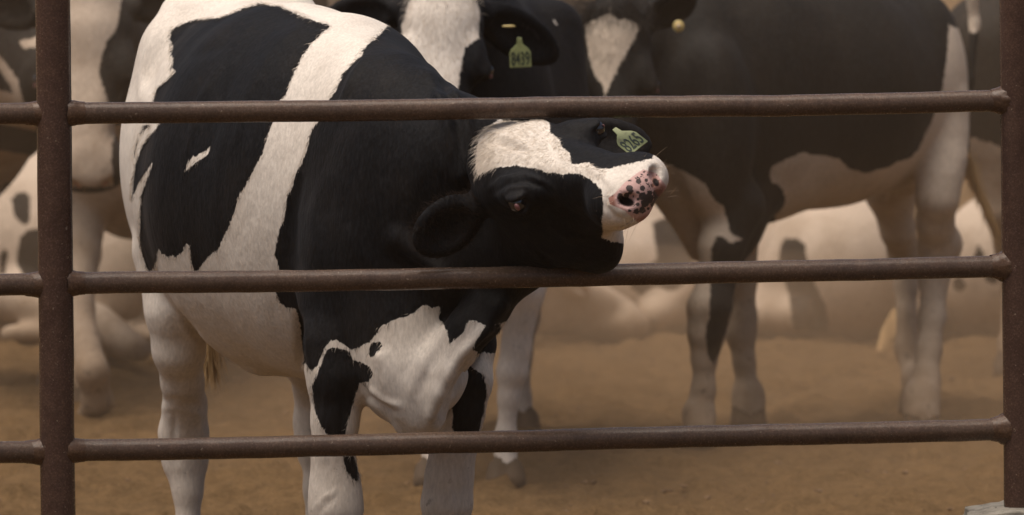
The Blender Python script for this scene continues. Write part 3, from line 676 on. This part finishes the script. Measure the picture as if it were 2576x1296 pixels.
# ------------------------------------------------------------------ the herd behind
def cow_B():
    """white-faced cow looking over the first one's withers"""
    F = Flesh(); r = root('cow', tuple(at(1200, 900, 4.6) * [1, 1, 0]), 'black cow with a wide white face, tag 8439, looking over the first cow', 'cow', 'cows in the feedlot pen')
    ears = {'p': (1.0, -.2, .15, 1.2, .22), 'm': (1.0, -.62, .42, 1.15, .262)}
    hd = head(F, at(1110, -48, 3.9), (.03, -.45, -.89), (.04, -.89, .45), 1.12, 1, ears, wl=.86)
    trunk(F, [(1195, -60, 700, 4.35, .24), (1200, -75, 745, 4.9, .33), (1200, -80, 740, 5.5, .36), (1205, -80, 640, 6.1, .30)], .08)
    F.ecap(at(1120, 20, 4.15), at(1180, 220, 4.55), (.12, .16), (.20, .30), (0, -.4, 1), .07)
    F.cone(at(1010, 60, 4.4), at(1020, 330, 4.5), .12, .14, .08); F.cone(at(1385, 80, 4.6), at(1370, 340, 4.5), .10, .14, .08)
    leg(F, [(1350, 560, 4.6, .10), (1312, 730, 4.5, .066), (1298, 880, 4.5, .040), (1288, 935, 4.5, .042), (1280, 1000, 4.5, .029), (1272, 1100, 4.5, .029)], g=3)
    leg(F, [(1060, 560, 4.6, .10), (1075, 730, 4.5, .064), (1085, 880, 4.5, .040), (1085, 930, 4.5, .043), (1090, 1000, 4.5, .030), (1090, 1100, 4.5, .030)], g=4)
    leg(F, [(1370, 520, 5.9, .11), (1330, 700, 5.9, .06), (1318, 800, 6.0, .046), (1312, 900, 6.0, .030), (1312, 1020, 6.0, .028)], g=5)
    leg(F, [(1040, 520, 5.9, .11), (1050, 700, 5.9, .06), (1055, 800, 6.0, .05), (1055, 900, 6.0, .032), (1055, 1020, 6.0, .03)], g=6)
    face_black = [[(1150, 245), (1161, 157), (1170, 121), (1205, 94), (1205, 26), (1188, -30), (1188, -120), (1400, -120), (1400, 320), (1145, 330)], [(1040, -120), (1032, 0), (1012, 60), (1010, 97), (1060, 150), (1137, 243), (1135, 330), (850, 330), (850, -120)]]
    slits = [[(1005, -10), (952, 48), (957, 52), (968, 50), (1022, -10)], [(1286, 26), (1291, 28), (1309, 56), (1309, 62), (1300, 62)], [(1392, 48), (1397, 50), (1402, 62), (1396, 62)]]
    o, V, lab, uv = finish('cow_body', F, .008, M['coat_mid'], {0: ([[(0, -900), (3000, -900), (3000, 735), (0, 735)]], slits), 1: (face_black,), 2: 60., 3: -60., 4: -60., 5: -60., 6: -60., 9: 60.}, (.0, .8)); adopt(o, r)
    for q in (1, -1): eye(hd, q, r)
    cx = at(1309, 146, 3.62)
    eartag(cx, (1, .03, .05), (-.03, -.1, 1), r, '8439', .062)
    adopt(ball('tag_pin', at(1280, 66, 3.8), (.020, .004, .0035), M['button'], seg=12), r)
    me_ = o.data; c_ = np.zeros(len(V), np.float32); me_.attributes['coat'].data.foreach_get('value', c_)
    adopt(fur('face_hair', me_, V, (lab == 1) & (c_ < -2) & (V[:, 2] > 1.2), lambda p: np.array([(p[0] - at(1100, 0, 3.8)[0]) * 2.5, 0, -.8]), 3000, .013, M['tuft_white'], .0005, .06, 5), r)
    rs = np.random.default_rng(8); P = hd['P']; l, u, n = hd['l'], hd['u'], hd['n']; pl = []
    for _ in range(260):
        a = rs.uniform(-.11, .11); t = rs.uniform(0, 1); b0 = P(a, -.012 - abs(a) * .2, .02 + t * .07); d = unit(u * .4 + n * rs.uniform(-.2, .9) + l * (a * 6 + rs.normal(0, .2))); pl.append([b0 - d * .004, b0 + d * .016, b0 + d * rs.uniform(.02, .034) + n * .01])
    adopt(strands('poll_hair', pl, M['tuft_white'], .0006), r)
    e = hd['ear-1']; pl = []
    for _ in range(200):
        t = rs.uniform(.1, 1); sg = rs.choice([-1, 1]); b0 = e['b'] + e['dr'] * t * .23 + e['wid'] * sg * .05 * math.sqrt(max(0, 1 - ((t - .55) / .55)**2)); d = unit(e['dr'] * .6 - e['wid'] * sg + e['face'] * .5 + rs.normal(0, .2, 3)); pl.append([b0, b0 + d * .015, b0 + d * .03])
    adopt(strands('ear_hair', pl, M['tuft_dark'], .0006), r)
cow_B()

def cow_D():
    """big black cow on the right, white blaze, head turned to the camera"""
    F = Flesh(); r = root('cow', tuple(at(2080, 900, 6) * [1, 1, 0]), 'big black cow on the right with a white forehead triangle and white hind leg', 'cow', 'cows in the feedlot pen')
    ears = {'p': (1.0, -.18, -.30, 1.0, .20), 'm': (1.0, .28, -.50, .35, .165)}
    hd = head(F, at(1538, 8, 5.35), (.02, -.42, -.90), (-.03, -.90, .42), 1.08, 1, ears, wl=.86)
    F.ecap(at(1600, 130, 5.65), at(1760, 240, 5.8), (.13, .19), (.19, .30), (-.2, 0, 1), .07)
    F.cone(at(1640, 280, 5.6), at(1740, 420, 5.7), .11, .13, .08)
    trunk(F, [(1760, -40, 560, 5.75, .21), (1900, -60, 555, 5.9, .27), (2080, -50, 512, 6.1, .33), (2190, -55, 480, 6.3, .30), (2275, -50, 340, 6.45, .185)], .06)
    F.ell(at(1800, 330, 5.55), (.12, .12, .28), None, .08); F.ell(at(1865, 560, 5.72), (.06, .07, .10), None, .07)
    F.cone(at(1888, 490, 5.75), at(1838, 640, 5.65), .085, .050, .05, 3)
    F.cone(at(1705, 470, 5.7), at(1765, 620, 5.75), .075, .05, .06)
    F.ell(at(2345, 200, 6.25), (.095, .14, .26), None, .06, 5); F.ell(at(2320, 230, 6.7), (.10, .14, .26), None, .08, 6)
    F.cone(at(2105, 488, 6.0), at(2110, 508, 6.0), .030, .012, .025)
    leg(F, [(1845, 520, 5.6, .10), (1815, 620, 5.55, .068), (1806, 700, 5.55, .058), (1785, 775, 5.5, .066), (1778, 838, 5.5, .056), (1772, 900, 5.5, .037), (1770, 980, 5.5, .034), (1758, 1050, 5.5, .044)], g=3)
    leg(F, [(1850, 560, 6.1, .08), (1862, 700, 6.1, .050), (1868, 800, 6.1, .042), (1864, 840, 6.1, .044), (1872, 910, 6.1, .032), (1884, 1010, 6.1, .040), (1882, 1050, 6.1, .044)], g=4)
    leg(F, [(2372, 270, 6.2, .085), (2369, 340, 6.18, .080), (2368, 400, 6.15, .076), (2362, 450, 6.12, .070), (2358, 500, 6.1, .064), (2352, 560, 6.15, .056), (2364, 615, 6.22, .067), (2350, 690, 6.2, .047), (2345, 800, 6.15, .040), (2337, 880, 6.1, .037), (2326, 965, 6.05, .046), (2318, 1030, 6.0, .050)], g=5)
    leg(F, [(2290, 300, 6.75, .10), (2240, 470, 6.7, .085), (2258, 580, 6.75, .052), (2276, 640, 6.85, .052), (2280, 720, 6.8, .034), (2282, 880, 6.7, .036), (2305, 965, 6.6, .040)], g=6)
    F.ell(at(2262, 440, 6.55), (.10, .11, .07), None, .06)
    for dx, dy in ((0, 0), (-.07, .04)): F.cone(at(2232, 470, 6.45) + [dx, dy, 0], at(2226, 500, 6.45) + [dx, dy, 0], .016, .012, .02)
    face_black = [[(1470, 62), (1481, 139), (1500, 198), (1516, 209), (1521, 242), (1400, 300), (1300, 300), (1300, -80), (1536, -80), (1536, 33)], [(1536, 33), (1536, -80), (1800, -80), (1800, 330), (1400, 330), (1521, 242), (1558, 165), (1591, 107), (1611, 62), (1575, 48), (1556, 52)]]
    body_white = [[(2386, 62), (2430, 82), (2454, 75), (2460, 20), (2530, 20), (2530, 700), (1950, 700), (1950, 508), (1950, 474), (1935, 440), (1945, 417), (1979, 400), (2020, 384), (2050, 390), (2082, 393), (2112, 400), (2136, 424), (2174, 436), (2235, 420), (2256, 407), (2290, 398), (2311, 376), (2345, 301), (2371, 222), (2379, 164), (2384, 126)],
                  [(1640, 400), (1725, 432), (1774, 463), (1793, 500), (1821, 520), (1840, 592), (1875, 602), (1856, 608), (1834, 613), (1821, 594), (1803, 595), (1790, 624), (1787, 715), (1600, 760), (1640, 500)]]
    allb = [[(0, -900), (3000, -900), (3000, 1500), (0, 1500)]]
    stripe = [[(1803, 595), (1821, 594), (1834, 613), (1856, 608), (1875, 602), (1920, 560), (1930, 640), (1854, 715), (1842, 779), (1824, 838), (1810, 886), (1794, 920), (1779, 886), (1775, 838), (1785, 798), (1787, 715), (1790, 624)]]
    up3 = [(1840, 592), (1821, 520), (1793, 500), (1760, 400), (1990, 400), (1990, 610), (1900, 700), (1854, 715), (1850, 610), (1875, 602)]
    paint = {0: (allb, body_white), 1: (face_black,), 2: 60., 3: (stripe + [up3],), 4: -60., 5: (allb, body_white), 6: -60., 9: 60.}
    me, V, lab = F.mesh(.008, 'cow_body'); uv = image_xy(V); coat = np.full(len(V), -60.)
    for g in np.unique(lab):
        m = lab == g; sp = paint[int(g)]; coat[m] = sp if isinstance(sp, float) else coat_field(uv[m], *sp)
    lowleg = np.isin(lab, (5, 6)) & (V[:, 2] < .62); coat[lowleg] = -60
    add_attr(me, 'coat', coat); add_attr(me, 'hoof', (lab == 9).astype(float)); add_attr(me, 'low', np.clip((1.0 - V[:, 2]) / .9, 0, 1))
    adopt(link('cow_body', me, M['coat_dirty']), r)
    for q in (1, -1): eye(hd, q, r)
    b = ball('tag_button', at(1707, 66, 5.28), (.0175, .006, .0185), M['button'], seg=18); adopt(b, r); b['label'] = 'round yellow tag button on the ear'
    p = ball('button_stud', at(1707, 66, 5.27), (.006, .006, .006), M['whisk'], seg=10); p.parent = b
    rs = np.random.default_rng(9); P = hd['P']; l, u, n = hd['l'], hd['u'], hd['n']; pl = []
    for _ in range(900):                                              # dark mop on the poll
        a = rs.uniform(-.12, .12); t = rs.uniform(-.6, 1); b0 = P(a, -.035 + .035 * math.cos(t) - abs(a) * .25, .03 - .06 * t); d = unit(u * rs.uniform(.2, .9) + n * rs.uniform(-.2, 1) + l * (a * 5 + rs.normal(0, .25))); pl.append([b0, b0 + d * .02, b0 + d * rs.uniform(.03, .05) + n * .012])
    adopt(strands('poll_hair', pl, M['tuft_dark'], .0010), r)
    me_ = bpy.data.objects[[c.name for c in bpy.data.objects if c.parent == r and c.name.startswith('cow_body')][0]].data
    adopt(fur('face_hair', me_, V, (lab == 1) & (coat < -2) & (V[:, 2] > 1.1), lambda p: np.array([(p[0] - at(1540, 0, 5.3)[0]) * 3, 0, -.7]), 1800, .013, M['tuft_white'], .0006, .06, 6), r)
    # tail: down the far thigh, straw-coloured switch swung out to the right
    T = Flesh(); tl = [at(2440, -40, 6.5), at(2452, 60, 6.5), at(2440, 200, 6.42), at(2430, 330, 6.35), at(2430, 400, 6.35)]
    T.chain(list(zip(tl, (.024, .017, .014, .012, .014))), .02); m2, v2, l2 = T.mesh(.008, 'tail'); add_attr(m2, 'coat', np.clip((image_xy(v2)[:, 1] - 80) * .5, -60, 60)); adopt(link('tail', m2, M['coat_dirty']), r)
    pl = []
    A_, B_, C_ = at(2432, 390, 6.33), at(2452, 475, 6.30), at(2508, 580, 6.28)
    for _ in range(300):
        j = rs.normal(0, 1, 3); t0 = rs.uniform(0, .8); w = []
        for t in (t0, t0 + .12, t0 + .25, min(1.05, t0 + .4)):
            q = A_ * (1 - t)**2 + B_ * 2 * t * (1 - t) + C_ * t * t; w.append(q + j * [.012, .01, .010] * (1 - .75 * t))
        if rs.random() < .22: w[-1] = w[-1] + [rs.normal(0, .012), 0, -rs.uniform(.02, .07)]
        pl.append(w)
    adopt(strands('tail_switch', pl, M['tuft_straw'], .0020), r)
cow_D()

def simple_cow(label, build, paint, mat='coat_far', h=.011, low=(0, 1.0), loc=None):
    F = Flesh(); r = root('cow', tuple(np.array(loc) * [1, 1, 0]), label, 'cow', 'cows in the feedlot pen')
    hd = build(F); o, V, lab, uv = finish('cow_body', F, h, M[mat], paint, low); adopt(o, r)
    if hd:
        for q in (1, -1): eye(hd, q, r)
    return r, hd
ALLB = [(-3000, -3000), (6000, -3000), (6000, 3000), (-3000, 3000)]

# white-faced cow far left, walking up behind the left post
def bI(F):
    hd = head(F, at(212, -25, 6.2), (.04, -.38, -.92), (-.03, -.92, .38), 1.16, 1, {'p': (1, -.2, -.3, 1., .2), 'm': (1, -.2, -.3, 1., .2)})
    F.ecap(at(225, 60, 6.5), at(270, 200, 6.9), (.13, .18), (.20, .30), (0, -.3, 1), .07)
    trunk(F, [(268, -30, 560, 6.95, .19), (345, -50, 590, 7.35, .27), (440, -60, 590, 7.9, .30), (530, -60, 500, 8.4, .25)], .08)
    F.cone(at(335, 40, 7.0), at(300, 260, 7.0), .13, .10, .08, 0)
    leg(F, [(205, 480, 7.0, .10), (200, 640, 6.8, .066), (196, 780, 6.55, .050), (232, 935, 6.3, .050), (245, 1010, 6.35, .046), (205, 1085, 6.75, .036)], g=3)
    leg(F, [(175, 480, 7.3, .10), (150, 660, 7.3, .062), (140, 800, 7.3, .044), (138, 900, 7.3, .034), (138, 1000, 7.3, .036)], g=4)
    leg(F, [(580, 420, 8.4, .11), (568, 620, 8.3, .075), (570, 740, 8.3, .055), (576, 800, 8.35, .050), (580, 900, 8.3, .036), (578, 960, 8.3, .034)], g=5)
    leg(F, [(500, 420, 8.7, .11), (480, 620, 8.7, .07), (478, 760, 8.7, .05), (478, 860, 8.7, .036)], g=5)
    return hd
blz = [(120, -200), (310, -200), (306, 0), (293, 74), (266, 109), (247, 183), (271, 253), (306, 314), (280, 362), (285, 470), (150, 470), (120, 300)]
rI, hI = simple_cow('white-faced cow standing behind the left fence post with its muzzle lowered', bI,
    {0: ([ALLB], [[(100, 314), (360, 314), (360, 1300), (100, 1300)], [(385, -300), (460, -300), (460, 14), (385, 8)]]), 1: ([ALLB], [blz]), 2: 60., 3: -60., 4: -60., 5: -60., 9: 60.}, low=(0, 1.4), loc=at(280, 900, 7.5))
adopt(ball('nose', hI['P'](0, -.078, .500), np.array((.058, .036, .055)) * 1.16, M['nose_far'], np.stack([hI['l'], hI['u'], hI['n']])), rI)

# dark cow at the extreme left, head down, white streaks
def bL(F):
    trunk(F, [(-330, -40, 560, 7.7, .25), (-160, -40, 540, 7.4, .32), (-20, -40, 400, 7.1, .28), (60, 0, 330, 7.0, .22)], .08)
    F.ecap(at(60, 120, 6.9), at(120, 210, 6.7), (.16, .22), (.11, .14), (0, 0, 1), .06)
    leg(F, [(-60, 400, 7.2, .09), (-66, 620, 7.2, .05), (-70, 760, 7.2, .045), (-70, 900, 7.2, .034)], g=3)
    leg(F, [(-120, 420, 7.5, .09), (-130, 620, 7.5, .05), (-130, 760, 7.5, .045), (-130, 900, 7.5, .034)], g=4)
    leg(F, [(-310, 420, 7.7, .11), (-320, 620, 7.7, .06), (-330, 760, 7.8, .045), (-330, 900, 7.8, .034)], g=5)
simple_cow('dark cow at the left edge of the picture with pale streaks on its side', bL,
    {0: ([ALLB], [[(-40, 215), (30, 235), (95, 285), (95, 330), (-60, 300)], [(-20, 118), (15, 160), (45, 200), (60, 262), (45, 262), (20, 205), (-20, 150)], [(50, 105), (95, 92), (95, 118), (60, 122)], [(-60, 370), (90, 392), (90, 460), (-60, 460)]]), 3: -60., 4: -60., 5: -60., 9: 60.}, low=(0, 1.6), loc=at(-120, 900, 7.4))

# black cow at the far right, behind the big one
def bE(F):
    trunk(F, [(2500, -30, 470, 7.9, .24), (2640, -50, 500, 8.0, .31), (2840, -50, 500, 8.1, .33), (3000, -40, 460, 8.2, .28)], .08)
    F.cone(at(2495, 120, 7.8), at(2500, 330, 7.8), .13, .11, .08)
    leg(F, [(2520, 380, 7.8, .12), (2530, 520, 7.8, .075), (2540, 620, 7.9, .05), (2545, 720, 7.9, .034), (2540, 860, 7.8, .034)], g=3)
    leg(F, [(2590, 380, 8.2, .12), (2600, 520, 8.2, .07), (2610, 620, 8.3, .05), (2610, 720, 8.3, .034), (2605, 860, 8.2, .034)], g=4)
    leg(F, [(2960, 400, 8.0, .11), (2960, 560, 8.0, .06), (2955, 700, 8.0, .045), (2955, 860, 8.0, .034)], g=5)
    leg(F, [(3030, 400, 8.3, .11), (3030, 560, 8.3, .06), (3030, 700, 8.3, .045), (3030, 860, 8.3, .034)], g=6)
simple_cow('black cow with a pale belly mostly hidden behind the right fence post', bE,
    {0: ([[(2300, -600), (3300, -600), (3300, 380), (2530, 372), (2500, 362), (2440, 345), (2300, 340)]],), 3: ([[(2300, -600), (3300, -600), (3300, 380), (2530, 372), (2500, 362), (2440, 345), (2300, 340)]],), 4: -60., 5: -60., 6: -60., 9: 60.}, low=(0, 1.5), loc=at(2760, 900, 8))

# grey-black cow above the blazed head (further back)
def bN(F):
    trunk(F, [(1560, -160, 330, 10.2, .24), (1660, -170, 350, 10.6, .31), (1790, -160, 350, 11.0, .32), (1900, -150, 300, 11.4, .27)], .08)
    hd = head(F, at(1650, -120, 9.6), (.25, -.40, -.85), (.1, -.9, .42), 1.05, 1, {'p': (1, -.2, -.3, 1., .2), 'm': (1, -.2, -.2, 1.3, .2)})
    F.ecap(at(1640, -60, 9.8), at(1620, 60, 10.3), (.13, .17), (.20, .28), (0, -.3, 1), .06)
    for i, (x, Y) in enumerate(((1570, 10.1), (1680, 10.3), (1860, 11.2), (1940, 11.5))):
        leg(F, [(x, 280, Y, .10), (x, 420, Y, .055), (x, 500, Y, .045), (x, 640, Y, .034)], g=3 + i)
    return hd
simple_cow('greyish cow standing furthest back, seen just above the blazed head', bN, {0: 60., 1: 60., 2: 60., 3: -60., 4: -60., 5: -60., 6: -60., 9: 60.}, low=(0, 2.2), h=.014, loc=at(1700, 600, 10.6))
# another far pair filling the left of the gap
def bO(F):
    trunk(F, [(880, -150, 300, 9.6, .24), (800, -170, 340, 10.1, .31), (700, -160, 340, 10.7, .32), (620, -150, 300, 11.2, .27)], .08)
    hd = head(F, at(930, -190, 9.3), (.35, -.55, -.75), (.2, -.8, .55), 1.05, 1, {'p': (1, -.2, -.3, 1., .2), 'm': (1, -.2, -.2, 1.3, .2)})
    F.ecap(at(920, -130, 9.4), at(880, 10, 9.7), (.13, .17), (.20, .26), (0, -.3, 1), .06)
    for i, (x, Y) in enumerate(((860, 9.6), (920, 9.9), (640, 11.0), (700, 11.3))):
        leg(F, [(x, 280, Y, .10), (x, 440, Y, .055), (x, 560, Y, .045), (x, 700, Y, .034)], g=3 + i)
    return hd
simple_cow('white and dark cow far back, just showing over the first cow\'s withers', bO, {0: ([[(700, -400), (826, -400), (826, 60), (700, 400)]],), 1: ([ALLB], [[(900, -250), (960, -250), (990, 60), (940, 60)]]), 2: 60., 3: -60., 4: -60., 5: -60., 6: -60., 9: 60.}, low=(0, 2.2), h=.014, loc=at(770, 600, 10.4))

# cows lying down
def lying(label, px, top, bot, Y, w, L, yaw, black, headside=None, extra=None, tail=None):
    """resting cow: rounded barrel, haunch, folded legs; yaw = direction of the spine in plan"""
    F = Flesh(); c0 = at(px, bot, Y); zt = at(px, top, Y)[2]; c = np.array([c0[0], Y, zt * .47]); H = zt * .55
    d = np.array([math.cos(yaw), math.sin(yaw), 0]); p = np.array([-d[1], d[0], 0])
    F.ecap(c - d * L * .36, c + d * L * .10, (w * .92, H * .95), (w * 1.02, H), (0, 0, 1), .08)
    F.ecap(c + d * L * .10, c + d * L * .42 + [0, 0, -.02], (w * 1.02, H), (w * .72, H * .86), (0, 0, 1), .08)
    F.ell(c - d * L * .34 - p * w * .50 + [0, 0, -H * .25], (w * .62, w * .50, H * .72), np.stack([d, p, [0, 0, 1]]), .07)
    F.ell(c - d * L * .34 + p * w * .50 + [0, 0, -H * .25], (w * .62, w * .50, H * .72), np.stack([d, p, [0, 0, 1]]), .07)
    for q in (-1, 1):
        k0 = c - d * L * .16 + p * q * w * .95; k0[2] = .17; h0 = c - d * L * .42 + p * q * w * 1.15; h0[2] = .09; f0 = c - d * L * .18 + p * q * w * 1.30; f0[2] = .06
        F.cone(k0, h0, .095, .055, .05, 3); F.cone(h0, f0, .045, .034, .03, 3)
        e0 = c + d * L * .40 + p * q * w * .6; e0[2] = .17; n0 = c + d * L * .58 + p * q * w * .62; n0[2] = .09; m0 = c + d * L * .42 + p * q * w * .75; m0[2] = .05
        F.cone(e0, n0, .08, .052, .05, 3); F.cone(n0, m0, .042, .034, .03, 3)
    nb = c + d * L * .44 + [0, 0, H * .35]; hp = c + d * L * .72 + [0, 0, H * 1.05]
    F.ecap(nb, hp, (.15, .20), (.085, .12), (-d[0], -d[1], .6), .07)
    nd = unit(d * .8 + p * .35 + [0, 0, -.5]); hd = head(F, hp + [0, 0, .06] + d * .02, nd, (-nd[0] * .3 + d[0] * .3, -nd[1] * .3 + d[1] * .3, .85), 1.0, 1, {'p': (1, -.2, -.3, 1., .2), 'm': (1, -.2, -.3, 1., .2)})
    if extra: extra(F)
    r = root('cow', (c[0], c[1], 0), label, 'cow', 'cows in the feedlot pen')
    o, V, lab, uv = finish('cow_body', F, .013, M['coat_far'], {0: (black,), 1: (black,), 2: 60., 3: (black,), 9: 60.}, (0, .28)); adopt(o, r)
    if tail:
        pl = []; rs = np.random.default_rng(int(px)); a, b = at(*tail[0]), at(*tail[1])
        for _ in range(160): j = rs.normal(0, .012, 3); pl.append([a + j * .4, a * .5 + b * .5 + j, b + j * .6])
        adopt(strands('tail_switch', pl, M['tuft_straw'], .0022), r)
    return r
lying('white cow with dark spots lying down, framed by the big black cow\'s belly and legs', 2070, 462, 842, 9.5, .275, 1.3, math.radians(95),
      [[(1959, 655), (1962, 622), (1975, 600), (2005, 600), (2025, 615), (2031, 655), (2052, 720), (2078, 770), (2085, 832), (1995, 832), (1990, 780), (1978, 712), (1960, 690)]], tail=((2252, 785, 8.8), (2212, 905, 8.6)),
      extra=lambda F: (F.cone(at(1905, 765, 9.1), at(2010, 800, 8.8), .085, .06, .05, 3), F.ell(at(2120, 730, 9.0), (.17, .16, .16), None, .08, 3)))
lying('pale cow lying at the far right, dotted with small dark spots', 2640, 440, 832, 9.6, .33, 1.4, math.radians(75),
      [[(2448, 655), (2453, 628), (2462, 618), (2474, 640), (2478, 665)], [(2396, 705), (2412, 696), (2428, 706), (2430, 726), (2414, 736), (2398, 724)], [(2474, 690), (2512, 686), (2508, 712), (2486, 716)], [(2600, 500), (2700, 480), (2760, 640), (2640, 660)]])
lying('white cow with a large dark flank patch lying behind the muzzle of the first cow', 1625, 540, 838, 9.6, .22, 1.15, math.radians(65),
      [[(1640, 560), (1680, 545), (1720, 575), (1745, 640), (1742, 700), (1690, 735), (1650, 720), (1612, 745), (1585, 724), (1600, 690), (1655, 650)]])
lying('pale cow lying far back between the neck of the first cow and the spotted one', 1400, 690, 800, 11.8, .20, 1.1, math.radians(165),
      [[(1400, 600), (1440, 600), (1440, 724), (1400, 724)]])
lying('white cow with grey patches lying at the left behind the fence post', 40, 385, 840, 9.2, .33, 1.4, math.radians(150),
      [[(28, 500), (50, 482), (75, 490), (75, 560), (60, 566), (38, 545)], [(50, 595), (70, 580), (120, 570), (140, 700), (60, 700), (42, 660)], [(0, 640), (12, 625), (20, 640), (12, 690), (0, 695)], [(-200, 420), (-80, 420), (-60, 560), (-180, 600)]])
lying('white cow with brown grey patches lying low between the left post and the first cow', 610, 640, 872, 9.0, .30, 1.35, math.radians(-8),
      [[(222, 700), (232, 640), (250, 590), (280, 560), (330, 600), (360, 690), (385, 770), (330, 765), (296, 745), (262, 715), (240, 745)], [(450, 560), (560, 540), (600, 700), (480, 720)]],
      extra=lambda F: F.cone(at(232, 822, 8.0), at(352, 880, 7.7), .085, .042, .04, 3))

# ------------------------------------------------------------------ dust in the air
def vol_mat(name, col, dens, aniso=.1):
    m = bpy.data.materials.new(name); m.use_nodes = True; t = m.node_tree; t.nodes.remove(t.nodes['Principled BSDF'])
    v = t.nodes.new('ShaderNodeVolumePrincipled'); v.inputs['Color'].default_value = (*col, 1); v.inputs['Density'].default_value = dens; v.inputs['Anisotropy'].default_value = aniso
    t.links.new(v.outputs[0], t.nodes['Material Output'].inputs['Volume']); return m
def haze_box():
    bm = bmesh.new(); bmesh.ops.create_cube(bm, size=1)
    for v in bm.verts: v.co = Vector((v.co.x * 200, 20 + v.co.y * 100, 1.5 + v.co.z * 5.2))
    me = bpy.data.meshes.new('haze'); bm.to_mesh(me); bm.free()
    tag(link('haze', me, vol_mat('haze_air', (.80, .60, .42), .00035)), kind='stuff')
haze_box()
def dust(name, c, r, dens):
    o = ball(name, c, r, vol_mat(name + '_air', (.79, .58, .39), dens), seg=48); tag(o, kind='stuff'); return o
dust('dust', (0, 14.5, -.5), (13.0, 11.6, 4.3), .019)
dust('dust', (.1, 11.8, -.6), (8.0, 7.4, 1.55), .022)
dust('dust', (.55, 7.1, -.35), (2.1, 4.3, .78), .10)

for me in bpy.data.meshes:                                     # hides without a bare nose
    if 'coat' in me.attributes and 'nose' not in me.attributes:
        add_attr(me, 'nose', np.full(len(me.vertices), -60.))

# ------------------------------------------------------------------ clods and straw on the dirt
def clods():
    rs = np.random.default_rng(12); base = bmesh.new(); bmesh.ops.create_icosphere(base, subdivisions=1, radius=1)
    bv = np.array([v.co[:] for v in base.verts]); bf = [[v.index for v in f.verts] for f in base.faces]; vs, fs = [], []
    for _ in range(1500):
        y = .8 + 13 * rs.random()**1.5; x = rs.uniform(-1.6, 1.6) * (24 + y) / 24; r = rs.uniform(.003, .009) * (1.4 if rs.random() < .06 else 1)
        v = bv * (r * rs.uniform(.7, 1.3, 3)) * [1.3, 1.3, .7] + rs.normal(0, r * .18, bv.shape) + [x, y, .012]; o = clods.n
        vs.append(v); fs += [[i + o for i in f] for f in bf]; clods.n += len(bv)
    me = bpy.data.meshes.new('dirt_clods'); me.from_pydata(np.concatenate(vs).tolist(), [], fs); smooth(me, False)
    k = N('clod'); k.l(k.mix(k.ramp(k.noise(6, 3, .6), .4, .65), (.13, .077, .038), (.19, .113, .055)), k.b.inputs['Base Color']); k.b.inputs['Roughness'].default_value = .95
    tag(link('dirt_clods', me, k.m), kind='stuff')
clods.n = 0; clods()
